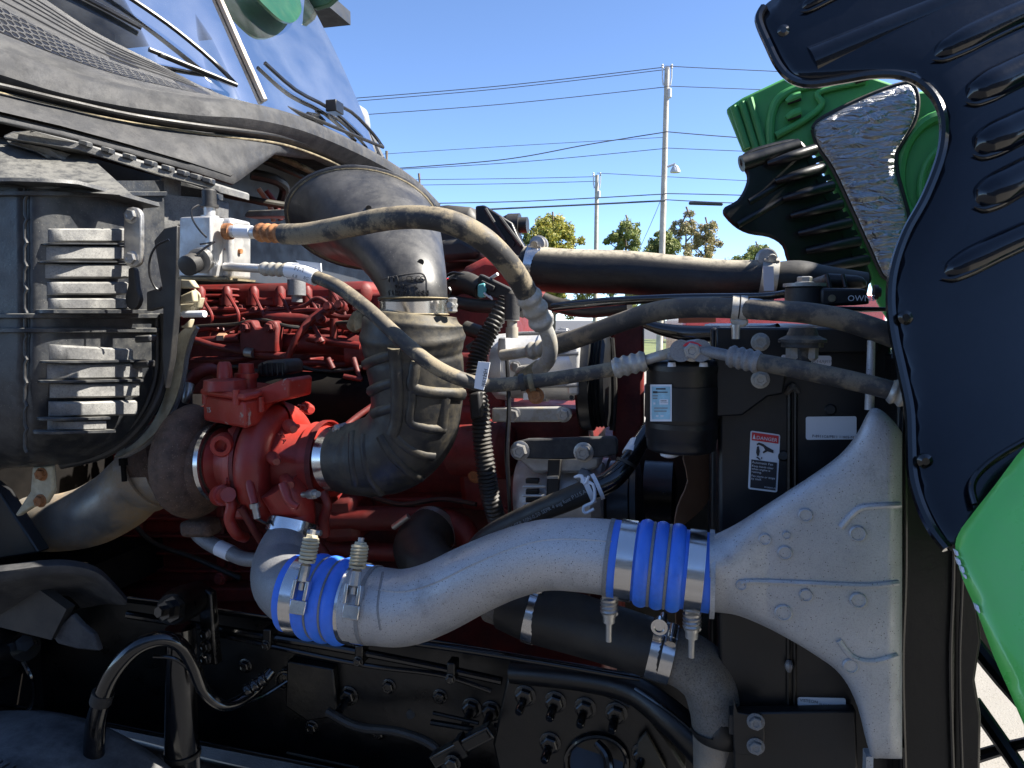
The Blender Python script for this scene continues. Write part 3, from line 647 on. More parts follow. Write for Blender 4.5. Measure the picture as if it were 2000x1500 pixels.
# foil insulation pad, pillowed
FO = [(1590,252),(1608,232),(1690,192),(1762,166),(1783,172),(1790,200),(1784,235),(1762,275),(1748,302),(1750,340),(1762,385),(1772,430),(1760,480),(1735,545),(1700,480),(1668,410),(1630,330),(1600,285)]
fo = cr(FO, 4, True); cx = sum(p[0] for p in fo) / len(fo); cy = sum(p[1] for p in fo) / len(fo)
m = MB(); rg = []
for k, (sx, dv) in enumerate(((1.0, 0), (1.0, -.02), (.97, -.035), (.88, -.042), (.6, -.045), (.3, -.046), (.02, -.046))):
    rg.append([S(cx + (x - cx) * sx, cy + (y - cy) * sx, 2.33 + dv) for x, y in fo])
m.rings(rg); part('insulation_pad', m, m_foil, hood, sharp=80)
q = cr(FO + [FO[0]], 4); m = MB(); m.sweep([S(x, y, 2.318) for x, y in q], [.010] * len(q), 6); part('pad_edging', m, m_black, hood)
# far splash shield
FAR = [(1443,312),(1462,293),(1500,280),(1550,270),(1575,284),(1604,335),(1645,405),(1690,505),(1695,560),(1565,560),(1538,510),(1528,480),(1502,463),(1462,456),(1432,440),(1410,410),(1440,390),(1456,362),(1458,340)]
def fsv(x, y): return 2.16 + .0004 * (x - 1410)
m = MB(); m.plate(cr(FAR, 3, True), fsv, .02); fsh = part('splash_shield', m, m_satin, hood, bevel=.008)
for k in range(7):
    x0 = 1448 + k * 14; y0 = 432 + k * 8 - 52 * 0
    a = (1500 + 15 * k, 340 + 34 * k - 20); b = (1590 + 17 * k, 322 + 36 * k - 30)
    m = MB(); m.tube([(a[0], a[1], fsv(*a) - .012, 6), ((a[0] + b[0]) / 2, (a[1] + b[1]) / 2, fsv(*a) - .02, 10), (b[0], b[1], fsv(*b) - .015, 11)], 12); part('slat', m, m_satin, fsh)
    if k: 
        a = (b[0] - 30, b[1] - 12); m = MB(); m.plate([(a[0], a[1] - 4), (b[0] - 4, b[1] - 24), (b[0] + 2, b[1] - 14), (a[0] + 4, a[1] + 6)], lambda x, y: fsv(x, y) - .004, .006); part('slot', m, m_arm, fsh)
for a, b, r in (((1448, 320), (1560, 285), 16), ((1440, 440), (1545, 380), 8), ((1462, 395), (1540, 350), 8)):
    m = MB(); m.tube([(a[0], a[1], fsv(*a) + .005, r), (b[0], b[1], fsv(*b) + .005, r * .9)], 14, 1); part('pressed_fold', m, m_satin, fsh)
# ================================================================ air cleaner housing
air = thing('air_cleaner', 'big dusty black ribbed air cleaner housing below the cowl', 'air cleaner', W(-.95, 1.1, 1.2))
ROWS = [(358,318,0),(362,320,0),(480,322,0),(600,325,0),(700,322,0),(770,303,.005),(830,268,.02),(875,222,.05),(900,165,.09),(912,70,.14),(916,-40,.2)]
def bpath(x, off=0.):
    v = .98 + (max(0, x - 60) / 260) ** 1.35 * .26; return v
def apt(x, y, off=0., va=0.):
    p = S(x, y, bpath(x) + va)
    if off:
        a = S(x - 4, y, bpath(x - 4) + va); b = S(x + 4, y, bpath(x + 4) + va); d = (b - a).normalized(); nn = d.cross(EZ).normalized()
        if nn.dot(CAM - p) < 0: nn = -nn
        p = p + nn * off
    return p
rows = cr(ROWS, 4); m = MB()
NX = 48
for y, xr, va in rows:
    for i in range(NX + 1):
        x = -160 + (xr + 160) * i / NX; g_ = .006 if 46 < x < 56 else 0
        m.v.append(tuple(S(x, y, bpath(x) + va + g_)))
for r in range(len(rows) - 1):
    for i in range(NX):
        a = r * (NX + 1) + i; m.f.append((a, a + 1, a + NX + 2, a + NX + 1))
part('filter_canister', m, m_filter, air, sharp=60)
m = MB(); m.sweep([apt(50 + (4 if i % 5 == 2 else 0), 365 + 9.1 * i, .001) for i in range(58)], [.0028] * 58, 6); part('mould_seam', m, m_black, air)
def pad(xl, xr, y1, y2, off, name='rib', taper=.28, mat=m_filter, slope=0):
    m = MB(); K = 18; rg = []
    for i in range(K + 1):
        t = i / K; x = xl + (xr - xl) * t; o = off * min(1, (t / taper) if taper else 1) ** .6 + .0004
        ya, yb = y1 + slope * t, y2 + slope * t * .6; e = (yb - ya) * .1
        rg.append([apt(x, ya, -.004), apt(x, ya + e * .4, o * .8), apt(x, ya + e * 1.5, o), apt(x, yb - e * 1.5, o), apt(x, yb - e * .4, o * .8), apt(x, yb, -.004)])
    m.rings(rg); return part(name, m, mat, air, sharp=40)
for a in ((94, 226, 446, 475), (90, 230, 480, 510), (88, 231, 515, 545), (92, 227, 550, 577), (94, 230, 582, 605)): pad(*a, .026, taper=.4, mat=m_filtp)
for a in ((80, 234, 475, 479), (74, 232, 510, 514)): pad(*a, .031, taper=.3)
pad(70, 262, 604, 613, .036, taper=.1)
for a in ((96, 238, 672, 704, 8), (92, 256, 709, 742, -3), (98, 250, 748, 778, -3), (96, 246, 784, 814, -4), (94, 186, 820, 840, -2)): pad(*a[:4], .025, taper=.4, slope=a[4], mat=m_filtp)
for a in ((78, 258, 704, 709), (74, 252, 742, 747), (72, 188, 815, 820), (64, 198, 840, 846)): pad(*a, .032, taper=.25, slope=-3)
for y in (374, 612, 640): pad(-150, 318, y, y + 10, .010, 'hoop', taper=.02)
# lip above the canister and upper moulding
m = MB(); K = 20; rg = []
for i in range(K + 1):
    t = i / K; x = -160 + 440 * t; y = 360 + max(0, x - 120) * .27
    rg.append([apt(x, y - 6, -.02), apt(x, y - 6, .035), apt(x, y + 3, .038), apt(x, y + 5, -.02)])
m.rings(rg); part('lip', m, m_filter, air, bevel=.003)
m = MB(); m.grid(lambda s, t: S(-160 + (300 + 120 * t) * s, 262 + 12 * s + (92 + 16 * s) * t, 1.06 - .10 * t + .22 * max(0, s - .45)), 16, 8); part('inlet_duct', m, m_filter, air, sharp=70)
def upv(x, y): return 1.06 + max(0, x - 60) * .0007
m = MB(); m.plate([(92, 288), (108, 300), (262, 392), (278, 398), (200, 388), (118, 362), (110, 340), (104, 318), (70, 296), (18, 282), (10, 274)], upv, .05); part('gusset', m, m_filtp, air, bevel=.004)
m = MB(); m.plate([(100, 286), (312, 346), (312, 396), (262, 392)], lambda x, y: upv(x, y) + .06, .02); part('recess_panel', m, m_black, air)
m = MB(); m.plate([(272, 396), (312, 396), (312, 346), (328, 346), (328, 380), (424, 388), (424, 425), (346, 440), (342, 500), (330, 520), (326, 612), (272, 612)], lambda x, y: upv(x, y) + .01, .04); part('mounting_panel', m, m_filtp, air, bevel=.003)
m = MB(); m.plate([(328, 346), (424, 378), (424, 402), (328, 400)], lambda x, y: upv(x, y) + .045, .02); part('recess_panel', m, m_filter, air)
for y in (452, 482, 532, 556): 
    m = MB(); m.tube([(276, y, upv(276, 0) + .009, 1.6), (342 if y < 520 else 326, y + 5, upv(340, 0) + .009, 1.6)], 6, 1); part('panel_line', m, m_arm, air)
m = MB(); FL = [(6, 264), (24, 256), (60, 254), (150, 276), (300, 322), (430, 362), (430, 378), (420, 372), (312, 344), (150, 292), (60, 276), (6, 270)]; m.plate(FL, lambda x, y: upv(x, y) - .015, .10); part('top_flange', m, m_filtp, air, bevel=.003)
for k, x in enumerate((160, 204, 246, 288, 322, 352, 378, 402)):
    y = 276 + (x - 150) * .30 ; m = MB(); m.plate([(x - 8, y + 4), (x - 8, y - 8), (x + 12, y - 3), (x + 12, y + 9)], lambda a, b: upv(a, b) - .022, .012); part('flange_tab', m, m_filter, air, bevel=.002)
    m = MB(); m.plate([(x - 6, y + 1), (x - 6, y - 6), (x + 6, y - 3), (x + 6, y + 4)], lambda a, b: upv(a, b) - .0235, .004); part('tab_slot', m, m_arm, air)
m = MB(); m.lathe(S(286, 362, upv(286, 0) + .05), S(283, 360, upv(286, 0) + .02), [(0, .006), (1, .006)], 10); part('peg', m, m_white, air)
# strap with two bolts
def stadium(x, y0, y1, r, k=8):
    return [(x + r * math.cos(math.pi + math.pi * i / k), y0 + r * math.sin(math.pi + math.pi * i / k)) for i in range(k + 1)] + [(x + r * math.cos(math.pi * i / k), y1 + r * math.sin(math.pi * i / k)) for i in range(k + 1)]
m = MB(); m.plate(stadium(258, 421, 505, 17), 1.10, .010); stp = part('strap', m, m_zinc, air, bevel=.0025)
for y in (421, 505): bolt(stp, S(257, y, 1.10), -E2 + E1 * .15, .0105, m_zinc, h=.9)
m = MB(); m.plate([(250, 525), (262, 525), (266, 560), (272, 585), (262, 605), (248, 600), (244, 580), (250, 556)], 1.11, .012, 2); part('latch', m, m_black, air, bevel=.002)
m = MB(); m.plate([(300, 470), (320, 446), (346, 440), (345, 520), (342, 610), (334, 700), (322, 760), (316, 700), (318, 600), (286, 608), (286, 570), (316, 560)], 1.115, .015); part('back_bracket', m, m_black, air, bevel=.002)
for r, o in ((9, 0), (7, -16)):
    m = MB(); m.tube([(322 + o, 612, 1.22, r), (322 + o, 720, 1.22, r), (302 + o, 790, 1.20, r), (258 + o * .8, 850, 1.18, r), (200 + o * .4, 888, 1.16, r), (120, 908, 1.14, r)], 10); part('rim_bead', m, m_black, air)
for x, y in ((275, 712), (278, 662)):
    m = MB(); m.plate([(x - 16, y - 6), (x + 14, y - 8), (x + 14, y + 6), (x - 16, y + 8)], 1.13, .02); part('clip', m, m_filter if y < 700 else m_black, air, bevel=.003)
def loop(pts, r, mat, name, parent): m = MB(); m.tube([(*p, r) for p in pts], 8); return part(name, m, mat, parent)
loop([(330, 468, 1.085), (306, 480, 1.08), (293, 505, 1.08), (292, 535, 1.08), (302, 560, 1.085), (312, 566, 1.09), (316, 560, 1.09)], 2.2, m_arm, 'wire', air)
# crumpled shield edge under the block, torn heat shield strip
hs = thing('heat_shield', 'bent dusty heat shield strip beside the air cleaner', 'heat shield', S(330, 760, 1.25))
m = MB(); ED = [(378, 636, 1.24, 6), (362, 655, 1.24, 12), (350, 690, 1.24, 14), (343, 740, 1.235, 13), (330, 785, 1.23, 12), (306, 830, 1.22, 10), (272, 866, 1.2, 8), (228, 892, 1.19, 5)]
q = cr(ED, 5); m.rings([[S(x - r, y - r * .3, v), S(x + r * .8, y + r * .2, v - .012), S(x + r, y + r * .4, v + .02), S(x - r, y, v + .004)] for x, y, v, r in q]); part('strip', m, m_yell, hs)
m = MB(); q = cr([(x + r, y + r * .5, v + .01) for x, y, v, r in ED], 5); m.sweep([S(*p) for p in q], [.006] * len(q), 8); part('rolled_edge', m, m_grey, hs)
cl = thing('plastic_clip', 'dust-caked broken plastic clip under the aluminium valve block', 'clip', S(360, 580, 1.2))
for i, P in enumerate(([(345, 545), (370, 545), (382, 562), (345, 563)], [(346, 580), (376, 566), (378, 590), (346, 592)], [(346, 594), (378, 592), (392, 580), (386, 602), (368, 612), (346, 612)], [(352, 640), (372, 622), (366, 642)])):
    m = MB(); m.plate(P, 1.13 + .02 * i, .015); part('clip_piece', m, m_yell, cl, bevel=.003)
loop([(374, 602, 1.17), (390, 580, 1.17), (380, 566, 1.17)], 2.5, m_yell, 'clip_hook', cl)
m = MB(); m.lathe(S(348, 614, 1.16), S(400, 613, 1.15), [(0, .004), (.2, .0042), (.2, .006), (1, .006)], 10); part('clip_pin', m, m_white, cl)
# lower mount bracket with rusty bolts
mb_ = thing('mount_bracket', 'pale mount bracket with two rusty bolts below the air cleaner', 'bracket', S(70, 960, 1.15))
m = MB(); m.plate([(62, 912), (100, 910), (103, 960), (88, 985), (62, 992), (34, 1010), (28, 1006), (58, 960)], 1.12, .012); part('plate', m, m_yell, mb_, bevel=.004)
for x, y in ((82, 926), (80, 978)): bolt(mb_, S(x, y, 1.12), -E2, .010, m_rust)
# ================================================================ aluminium valve block of the air conditioning lines
vb = thing('expansion_valve', 'square aluminium valve block with two hose fittings', 'valve block', S(390, 540, 1.0))
VB = 1.0
m = MB(); m.plate([(350, 424), (412, 421), (412, 541), (348, 541)], VB, .072); part('body', m, m_alu, vb, bevel=.003)
m = MB(); m.plate([(416, 426), (452, 424), (452, 545), (416, 545)], VB + .03, .055); part('side_plate', m, m_alu, vb, bevel=.006)
m = MB(); m.plate([(347, 541), (440, 542), (440, 546), (347, 545)], VB - .003, .08); part('bottom_gasket', m, m_tan, vb)
c = S(410, 428, VB + .03)
m = MB(); m.lathe(c, c + EZ * .04, [(0, .014), (.12, .014), (.12, .009), (.5, .009), (.5, .006), (1, .006)], 16); part('port_stem', m, m_alu, vb)
m = MB(); m.lathe(c + EZ * .018, c + EZ * .046, [(0, .014), (.15, .014), (.15, .011), (.9, .011), (1, .009)], 18); part('port_cap', m, m_black, vb)
a = S(392, 508, VB); b = S(364, 520, VB - .035)
m = MB(); m.lathe(a, b, [(0, .016), (.3, .016), (.3, .011), (.45, .011), (.45, .0155), (.95, .0155), (1, .012)], 20); part('service_cap', m, m_black, vb)
m = MB(); m.lathe(S(396, 507, VB), S(388, 510, VB - .012), [(0, .019), (1, .019), (1, .015)], 20); part('service_nut', m, m_zinc, vb)
loop([(388, 400, .995), (374, 410, .985), (377, 430, .985), (390, 450, .985), (404, 464, .99)], 2.0, m_arm, 'cable_tie', vb)
loop([(384, 497, .975), (398, 486, .98), (410, 478, .985), (416, 474, .99)], 2.2, m_arm, 'cable_tie', vb)
loop([(391, 477, .99), (406, 475, .99), (420, 472, .995)], 1.8, m_arm, 'cable_tie', vb)
bolt(vb, S(446, 488, VB + .04), E1, .008, m_rust)
m = MB(); m.lathe(S(446, 488, VB + .05), S(472, 491, VB + .05), [(0, .006), (.5, .006), (.5, .004), (1, .004)], 10); part('stud', m, m_rust, vb)
# ================================================================ engine block, head and plumbing
en = thing('diesel_engine', 'dark red diesel engine block behind turbocharger and hoses', 'engine', W(-.2, 1.7, .6))
def pl(par, name, poly, v, th, mat=m_red, bev=.006, sm=0):
    m = MB(); m.plate(poly, v, th, sm); return part(name, m, mat, par, bevel=bev)
def tb(par, name, pts, mat=m_red, seg=12, sub=6):
    m = MB(); m.tube(pts, seg, sub); return part(name, m, mat, par)
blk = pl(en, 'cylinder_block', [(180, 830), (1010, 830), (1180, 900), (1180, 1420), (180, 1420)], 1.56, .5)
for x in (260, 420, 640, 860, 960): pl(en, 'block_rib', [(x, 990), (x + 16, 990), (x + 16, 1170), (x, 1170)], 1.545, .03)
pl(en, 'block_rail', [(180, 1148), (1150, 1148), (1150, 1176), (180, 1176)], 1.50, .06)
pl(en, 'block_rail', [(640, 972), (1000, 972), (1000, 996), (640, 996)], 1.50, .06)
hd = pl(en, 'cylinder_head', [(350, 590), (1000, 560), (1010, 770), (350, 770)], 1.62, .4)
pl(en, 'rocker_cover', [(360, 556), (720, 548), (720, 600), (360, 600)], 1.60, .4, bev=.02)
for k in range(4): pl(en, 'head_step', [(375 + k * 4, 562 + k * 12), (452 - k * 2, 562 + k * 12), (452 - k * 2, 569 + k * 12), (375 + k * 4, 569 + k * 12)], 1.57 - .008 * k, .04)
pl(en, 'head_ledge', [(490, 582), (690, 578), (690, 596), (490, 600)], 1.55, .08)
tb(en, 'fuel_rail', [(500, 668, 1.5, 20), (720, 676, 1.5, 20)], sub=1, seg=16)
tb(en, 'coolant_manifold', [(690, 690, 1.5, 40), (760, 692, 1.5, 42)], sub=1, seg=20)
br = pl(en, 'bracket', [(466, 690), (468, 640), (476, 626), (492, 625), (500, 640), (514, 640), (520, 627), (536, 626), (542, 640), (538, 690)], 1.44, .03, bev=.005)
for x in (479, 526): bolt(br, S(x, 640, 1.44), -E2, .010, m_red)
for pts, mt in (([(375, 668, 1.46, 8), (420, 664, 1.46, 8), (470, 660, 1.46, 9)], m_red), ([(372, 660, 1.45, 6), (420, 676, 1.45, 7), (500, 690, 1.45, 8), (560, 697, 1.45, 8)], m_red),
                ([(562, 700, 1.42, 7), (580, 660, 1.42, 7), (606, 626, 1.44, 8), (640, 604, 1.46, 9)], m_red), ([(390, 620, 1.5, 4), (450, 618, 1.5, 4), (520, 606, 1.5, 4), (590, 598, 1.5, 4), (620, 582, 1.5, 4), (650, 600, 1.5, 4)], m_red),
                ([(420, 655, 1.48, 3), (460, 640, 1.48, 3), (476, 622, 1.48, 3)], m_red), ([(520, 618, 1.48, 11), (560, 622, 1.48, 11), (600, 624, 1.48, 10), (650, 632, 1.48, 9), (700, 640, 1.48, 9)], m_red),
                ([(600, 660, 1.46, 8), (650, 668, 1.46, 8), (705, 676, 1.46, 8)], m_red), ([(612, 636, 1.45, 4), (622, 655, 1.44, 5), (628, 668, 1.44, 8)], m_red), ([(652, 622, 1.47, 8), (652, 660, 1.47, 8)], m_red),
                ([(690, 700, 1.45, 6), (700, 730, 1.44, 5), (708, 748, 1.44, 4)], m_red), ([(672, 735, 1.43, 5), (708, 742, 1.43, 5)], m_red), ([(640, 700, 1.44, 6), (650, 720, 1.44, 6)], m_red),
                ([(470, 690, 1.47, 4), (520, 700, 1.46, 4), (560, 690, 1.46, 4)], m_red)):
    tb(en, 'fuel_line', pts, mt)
for x, y, r in ((646, 603, 12), (668, 600, 12), (630, 625, 9), (628, 668, 8)):
    c = S(x, y, 1.45); m = MB(); m.lathe(c, c - E2 * .02 + EZ * .006, [(0, r * .0011), (.6, r * .0011), (.6, r * .0007), (1, r * .0007)], 12); part('line_fitting', m, m_red, en)
m = MB(); m.lathe(S(428, 660, 1.46), S(442, 660, 1.46), [(0, .011), (1, .011)], 6); part('brass_fitting', m, m_brown, en)
m = MB(); m.lathe(S(480, 688, 1.44), S(495, 690, 1.44), [(0, .0105), (1, .0105)], 14); part('steel_collar', m, m_zinc, en)
m = MB(); c = S(580, 590, 1.5); m.lathe(c, c + EZ * .05, [(0, .012), (.3, .012), (.3, .020), (1, .020)], 14); part('sensor', m, m_grey, en)
tb(en, 'heat_shroud', [(440, 790, 1.48, 40), (560, 775, 1.47, 48), (720, 780, 1.46, 48), (760, 790, 1.46, 46)], m_dark, 18)
pl(en, 'exhaust_manifold', [(560, 760), (880, 760), (900, 860), (560, 860)], 1.5, .1, m_dark, .02)
# more clutter: bolts, bosses, injector lines, wiring across the head
rg_ = random.Random(21)
for k in range(14):
    x = 372 + k * 25; bolt(en, S(x, 604 + rg_.uniform(-3, 3), 1.545), -E2 + EZ * .2, .0085, m_red)
for k in range(6):
    x = 392 + k * 52; c = S(x, 588, 1.56); m = MB(); m.lathe(c - EZ * .01, c + EZ * .035, [(0, .018), (.4, .018), (.4, .012), (.8, .012), (1, .006)], 14); part('injector_boss', m, m_red, en)
    tb(en, 'injector_line', [(x, 575, 1.54, 3.4), (x + 10, 592 + rg_.uniform(-4, 4), 1.5, 3.4), (x + 22, 622 + rg_.uniform(-6, 6), 1.49, 3.4), (x + 16, 655, 1.5, 3.4)], m_red, 8)
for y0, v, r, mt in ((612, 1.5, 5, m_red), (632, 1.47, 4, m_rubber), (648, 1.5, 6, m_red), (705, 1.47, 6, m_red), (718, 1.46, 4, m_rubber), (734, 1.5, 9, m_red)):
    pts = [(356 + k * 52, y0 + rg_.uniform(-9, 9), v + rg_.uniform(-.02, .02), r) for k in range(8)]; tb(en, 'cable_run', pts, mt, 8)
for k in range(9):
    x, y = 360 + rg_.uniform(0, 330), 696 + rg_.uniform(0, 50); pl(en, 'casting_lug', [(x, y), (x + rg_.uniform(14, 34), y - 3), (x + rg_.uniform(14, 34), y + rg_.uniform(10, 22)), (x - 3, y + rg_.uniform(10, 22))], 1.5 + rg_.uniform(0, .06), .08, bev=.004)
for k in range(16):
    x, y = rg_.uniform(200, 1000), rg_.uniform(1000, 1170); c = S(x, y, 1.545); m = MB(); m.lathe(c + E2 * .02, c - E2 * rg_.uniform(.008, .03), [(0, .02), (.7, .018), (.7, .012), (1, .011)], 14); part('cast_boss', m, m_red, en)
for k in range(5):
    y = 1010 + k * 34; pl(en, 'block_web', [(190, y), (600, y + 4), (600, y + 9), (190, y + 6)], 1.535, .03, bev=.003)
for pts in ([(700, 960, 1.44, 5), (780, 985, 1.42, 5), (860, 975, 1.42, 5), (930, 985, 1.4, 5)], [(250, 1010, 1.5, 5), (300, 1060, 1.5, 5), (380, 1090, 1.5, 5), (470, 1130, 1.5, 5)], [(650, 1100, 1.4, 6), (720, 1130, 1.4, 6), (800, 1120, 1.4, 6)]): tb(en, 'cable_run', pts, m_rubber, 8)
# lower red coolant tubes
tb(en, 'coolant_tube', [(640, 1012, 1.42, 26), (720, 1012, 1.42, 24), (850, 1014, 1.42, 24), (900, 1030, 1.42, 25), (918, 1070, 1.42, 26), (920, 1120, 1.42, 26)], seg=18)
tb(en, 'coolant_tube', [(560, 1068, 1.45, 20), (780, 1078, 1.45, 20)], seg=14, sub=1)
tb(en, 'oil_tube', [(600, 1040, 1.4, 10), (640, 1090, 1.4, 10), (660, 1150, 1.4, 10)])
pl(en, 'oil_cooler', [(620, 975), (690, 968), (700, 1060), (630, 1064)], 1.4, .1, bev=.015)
for x, y in ((660, 985), (640, 1040), (905, 870), (925, 930), (990, 1000), (560, 1110), (430, 1130)): bolt(en, S(x, y, 1.42), -E2, .011, m_red)
# right hand accessory side, red
tb(en, 'water_pump', [(890, 880, 1.42, 50), (990, 880, 1.40, 56), (1000, 880, 1.40, 40)], seg=24, sub=1)
pl(en, 'gear_housing', [(880, 790), (1140, 800), (1150, 870), (1140, 1000), (900, 1000)], 1.45, .3, bev=.015)
pl(en, 'accessory_bracket', [(905, 838), (945, 820), (975, 840), (985, 935), (940, 945), (910, 935)], 1.38, .05, bev=.01)
bolt(en, S(930, 927, 1.38), -E2, .013, m_rust)
pl(en, 'front_cover', [(870, 690), (985, 690), (985, 830), (870, 830)], 1.46, .2, bev=.01)
pl(en, 'fan_bracket', [(1198, 640), (1210, 610), (1256, 600), (1256, 830), (1230, 880), (1205, 900), (1196, 860)], 1.5, .04, bev=.006)
pl(en, 'fan_bracket', [(1146, 640), (1200, 625), (1200, 690), (1150, 690)], 1.55, .08, bev=.006)
# intake plenum peak and black cover on top
pl(en, 'intake_manifold', [(880, 560), (905, 520), (945, 500), (985, 505), (1040, 500), (1020, 560), (1000, 640), (960, 690), (880, 690)], 1.72, .3, m_red2, .02)
tb(en, 'manifold_rib', [(880, 622, 1.70, 14), (930, 610, 1.69, 14), (990, 590, 1.69, 12)], m_red2); tb(en, 'manifold_rib', [(880, 645, 1.69, 12), (950, 632, 1.68, 12)], m_red2)
cv = thing('engine_cover', 'black plastic engine cover with slotted brackets beside the horn', 'engine cover', S(930, 480, 1.9))
pl(cv, 'cover_body', [(840, 400), (870, 398), (915, 402), (928, 412), (932, 440), (925, 520), (840, 540)], 1.85, .3, m_black, .03)
pl(cv, 'cover_body', [(850, 470), (900, 462), (935, 480), (935, 505), (850, 510)], 1.78, .1, m_black, .02)
bk = pl(cv, 'bracket_frame', [(928, 402), (945, 400), (1000, 435), (1010, 458), (1035, 500), (1040, 515), (975, 500), (930, 480)], 1.80, .03, m_satin, .004)
for P in ([(938, 420), (952, 418), (976, 460), (972, 468), (940, 452)], [(966, 430), (976, 432), (1006, 474), (1002, 482), (984, 470)]):
    m = MB(); m.plate(P, 1.796, .006); part('slot', m, m_arm, bk)
for a, b in (((948, 408), (986, 470)), ((976, 424), (1018, 480)), ((940, 472), (1030, 512))): tb(bk, 'stiffener', [(*a, 1.795, 4), (*b, 1.795, 4)], m_cowl, 8, 1)
c = S(1008, 440, 1.85); m = MB(); m.lathe(c - E1 * .02, c + E1 * .03, [(0, .03), (.6, .03), (.6, .02), (1, .02)], 14); part('knob', m, m_black, cv)
tb(cv, 'hook', [(985, 428, 1.9, 6), (1000, 424, 1.9, 7), (1004, 440, 1.9, 7), (1003, 460, 1.9, 6)], m_black)
# ================================================================ turbocharger
tu = thing('turbocharger', 'red turbocharger with brown turbine housing and red actuator box', 'turbocharger', S(480, 1030, 1.22))
TV = 1.22
axc = lambda x: S(x, 902, TV)
k0 = mpp(axc(540))
m = MB(); m.lathe(axc(322), axc(436), [(0, 30 * k0), (.1, 60 * k0), (.25, 88 * k0), (.4, 96 * k0), (.7, 96 * k0), (.85, 84 * k0), (.92, 70 * k0), (1, 68 * k0)], 48); th_ = part('turbine_housing', m, m_rustp, tu, sharp=70)
P = []
for i in range(40):
    a = 2 * math.pi * i / 40 * .95; P.append((a, 42 - 10 * i / 40))
m = MB(); c = axc(384); m.sweep([c + (EZ * math.cos(a) - E2 * math.sin(a)) * 76 * k0 for a, r in P], [r * k0 for a, r in P], 20); part('turbine_scroll', m, m_rustp, th_, sharp=80)
pl(tu, 'turbine_outlet', [(345, 1020), (400, 1020), (410, 1052), (350, 1052)], 1.2, .05, m_rustp, .01)
m = MB(); m.band(axc(428), axc(436), 74 * k0, .006, 44); part('v_band', m, m_steel, tu)
m = MB(); m.lathe(axc(434), axc(506), [(0, 66 * k0), (.1, 70 * k0), (.25, 58 * k0), (.5, 60 * k0), (.6, 78 * k0), (.8, 80 * k0), (1, 70 * k0)], 36); part('bearing_housing', m, m_red2, tu)
m = MB(); m.lathe(axc(494), axc(512), [(0, 60 * k0), (.1, 100 * k0), (.8, 104 * k0), (1, 96 * k0)], 44); part('back_plate', m, m_red2, tu)
# compressor: scroll around the axis, inlet bell
m = MB(); c = axc(541); P = []
for i in range(64):
    a = 2 * math.pi * i / 63; P.append((a, 26 + 9 * (.5 - .5 * math.cos(a * .5 + 1.2))))
m.sweep([c + (EZ * math.cos(a) - E2 * math.sin(a)) * 86 * k0 for a, r in P], [r * k0 for a, r in P], 22, caps=False); cs = part('compressor_scroll', m, m_red2, tu, sharp=80)
m = MB(); m.lathe(axc(515), axc(655), [(0, 60 * k0), (.3, 76 * k0), (.42, 74 * k0), (.74, 71 * k0), (.75, 77 * k0), (.88, 75 * k0), (.89, 67 * k0), (1, 66 * k0)], 48); part('compressor_inlet', m, m_red2, tu, sharp=40)
m = MB(); m.tube([(545, 948, 1.14, 40), (566, 978, 1.15, 42), (574, 1000, 1.16, 42), (573, 1030, 1.15, 41)], 30); part('compressor_outlet', m, m_red2, tu)
for x, y, v in ((566, 836, 1.12), (533, 900, 1.11), (560, 945, 1.10), (600, 800, 1.2)):
    c = S(x, y, v); m = MB(); m.lathe(c + E2 * .03 - E1 * .02, c - E2 * .008 + E1 * .012, [(0, .011), (.7, .010), (1, .006)], 12); part('cast_boss', m, m_red2, cs)
text(cs, '72', S(584, 800, 1.135), E1, EZ - E2 * .6, .016, m_red2, .0015)
text(cs, '27A', S(543, 846, 1.09), E1 * .5 - EZ, E1 + EZ * .4, .012, m_red2, .001)
m = MB(); m.band(axc(636), axc(646), 77 * k0, .003, 40); part('groove_ring', m, m_red, tu)
m = MB(); m.band(axc(506), axc(516), 98 * k0, .005, 48); part('v_band', m, m_red, tu)
for k in range(5):
    a = .5 + k * .62; p = axc(505) + (EZ * math.cos(a) - E2 * math.sin(a)) * 100 * k0; bolt(tu, p, E1, .0065, m_red2)
tb(tu, 'coolant_hose', [(470, 990, 1.12, 8), (500, 1040, 1.14, 8), (520, 1075, 1.18, 8), (515, 1110, 1.25, 8)], m_red)
tb(tu, 'sensor_wire', [(497, 1008, 1.1, 3), (520, 1022, 1.1, 3), (535, 1010, 1.12, 3), (548, 985, 1.12, 3)], m_arm, 6)
# oil lines and fittings
tb(tu, 'oil_line', [(438, 968, 1.13, 14), (452, 985, 1.12, 11), (448, 1015, 1.12, 11), (462, 1042, 1.13, 11), (478, 1050, 1.16, 10)], m_red2)
m = MB(); m.lathe(S(430, 968, 1.14), S(446, 966, 1.10), [(0, .019), (.5, .019), (.5, .014), (1, .013)], 16); part('banjo_fitting', m, m_red2, tu)
m = MB(); c = S(442, 866, 1.15); ax = (E1 * .3 - E2).normalized(); m.lathe(c, c + ax * .03, [(0, .021), (.8, .021), (1, .018), (1, .011), (.5, .010), (.5, 0.001)], 20); part('oil_port', m, m_red2, tu)
tb(tu, 'port_stem', [(450, 868, 1.2, 16), (480, 862, 1.24, 18)], m_red2, 12, 1)
pl(tu, 'housing_foot', [(458, 905), (486, 905), (490, 985), (462, 1000), (455, 950)], 1.16, .04, m_red2, .006)
pl(tu, 'housing_foot', [(440, 990), (502, 1000), (505, 1016), (445, 1016)], 1.17, .06, m_red2, .006)
tb(tu, 'speed_sensor', [(486, 930, 1.12, 8), (490, 955, 1.11, 9), (497, 985, 1.10, 8)], m_red2); m = MB(); m.lathe(S(497, 983, 1.10), S(503, 1012, 1.10), [(0, .009), (.3, .009), (.3, .006), (1, .006)], 12); part('sensor_tip', m, m_zinc, tu)
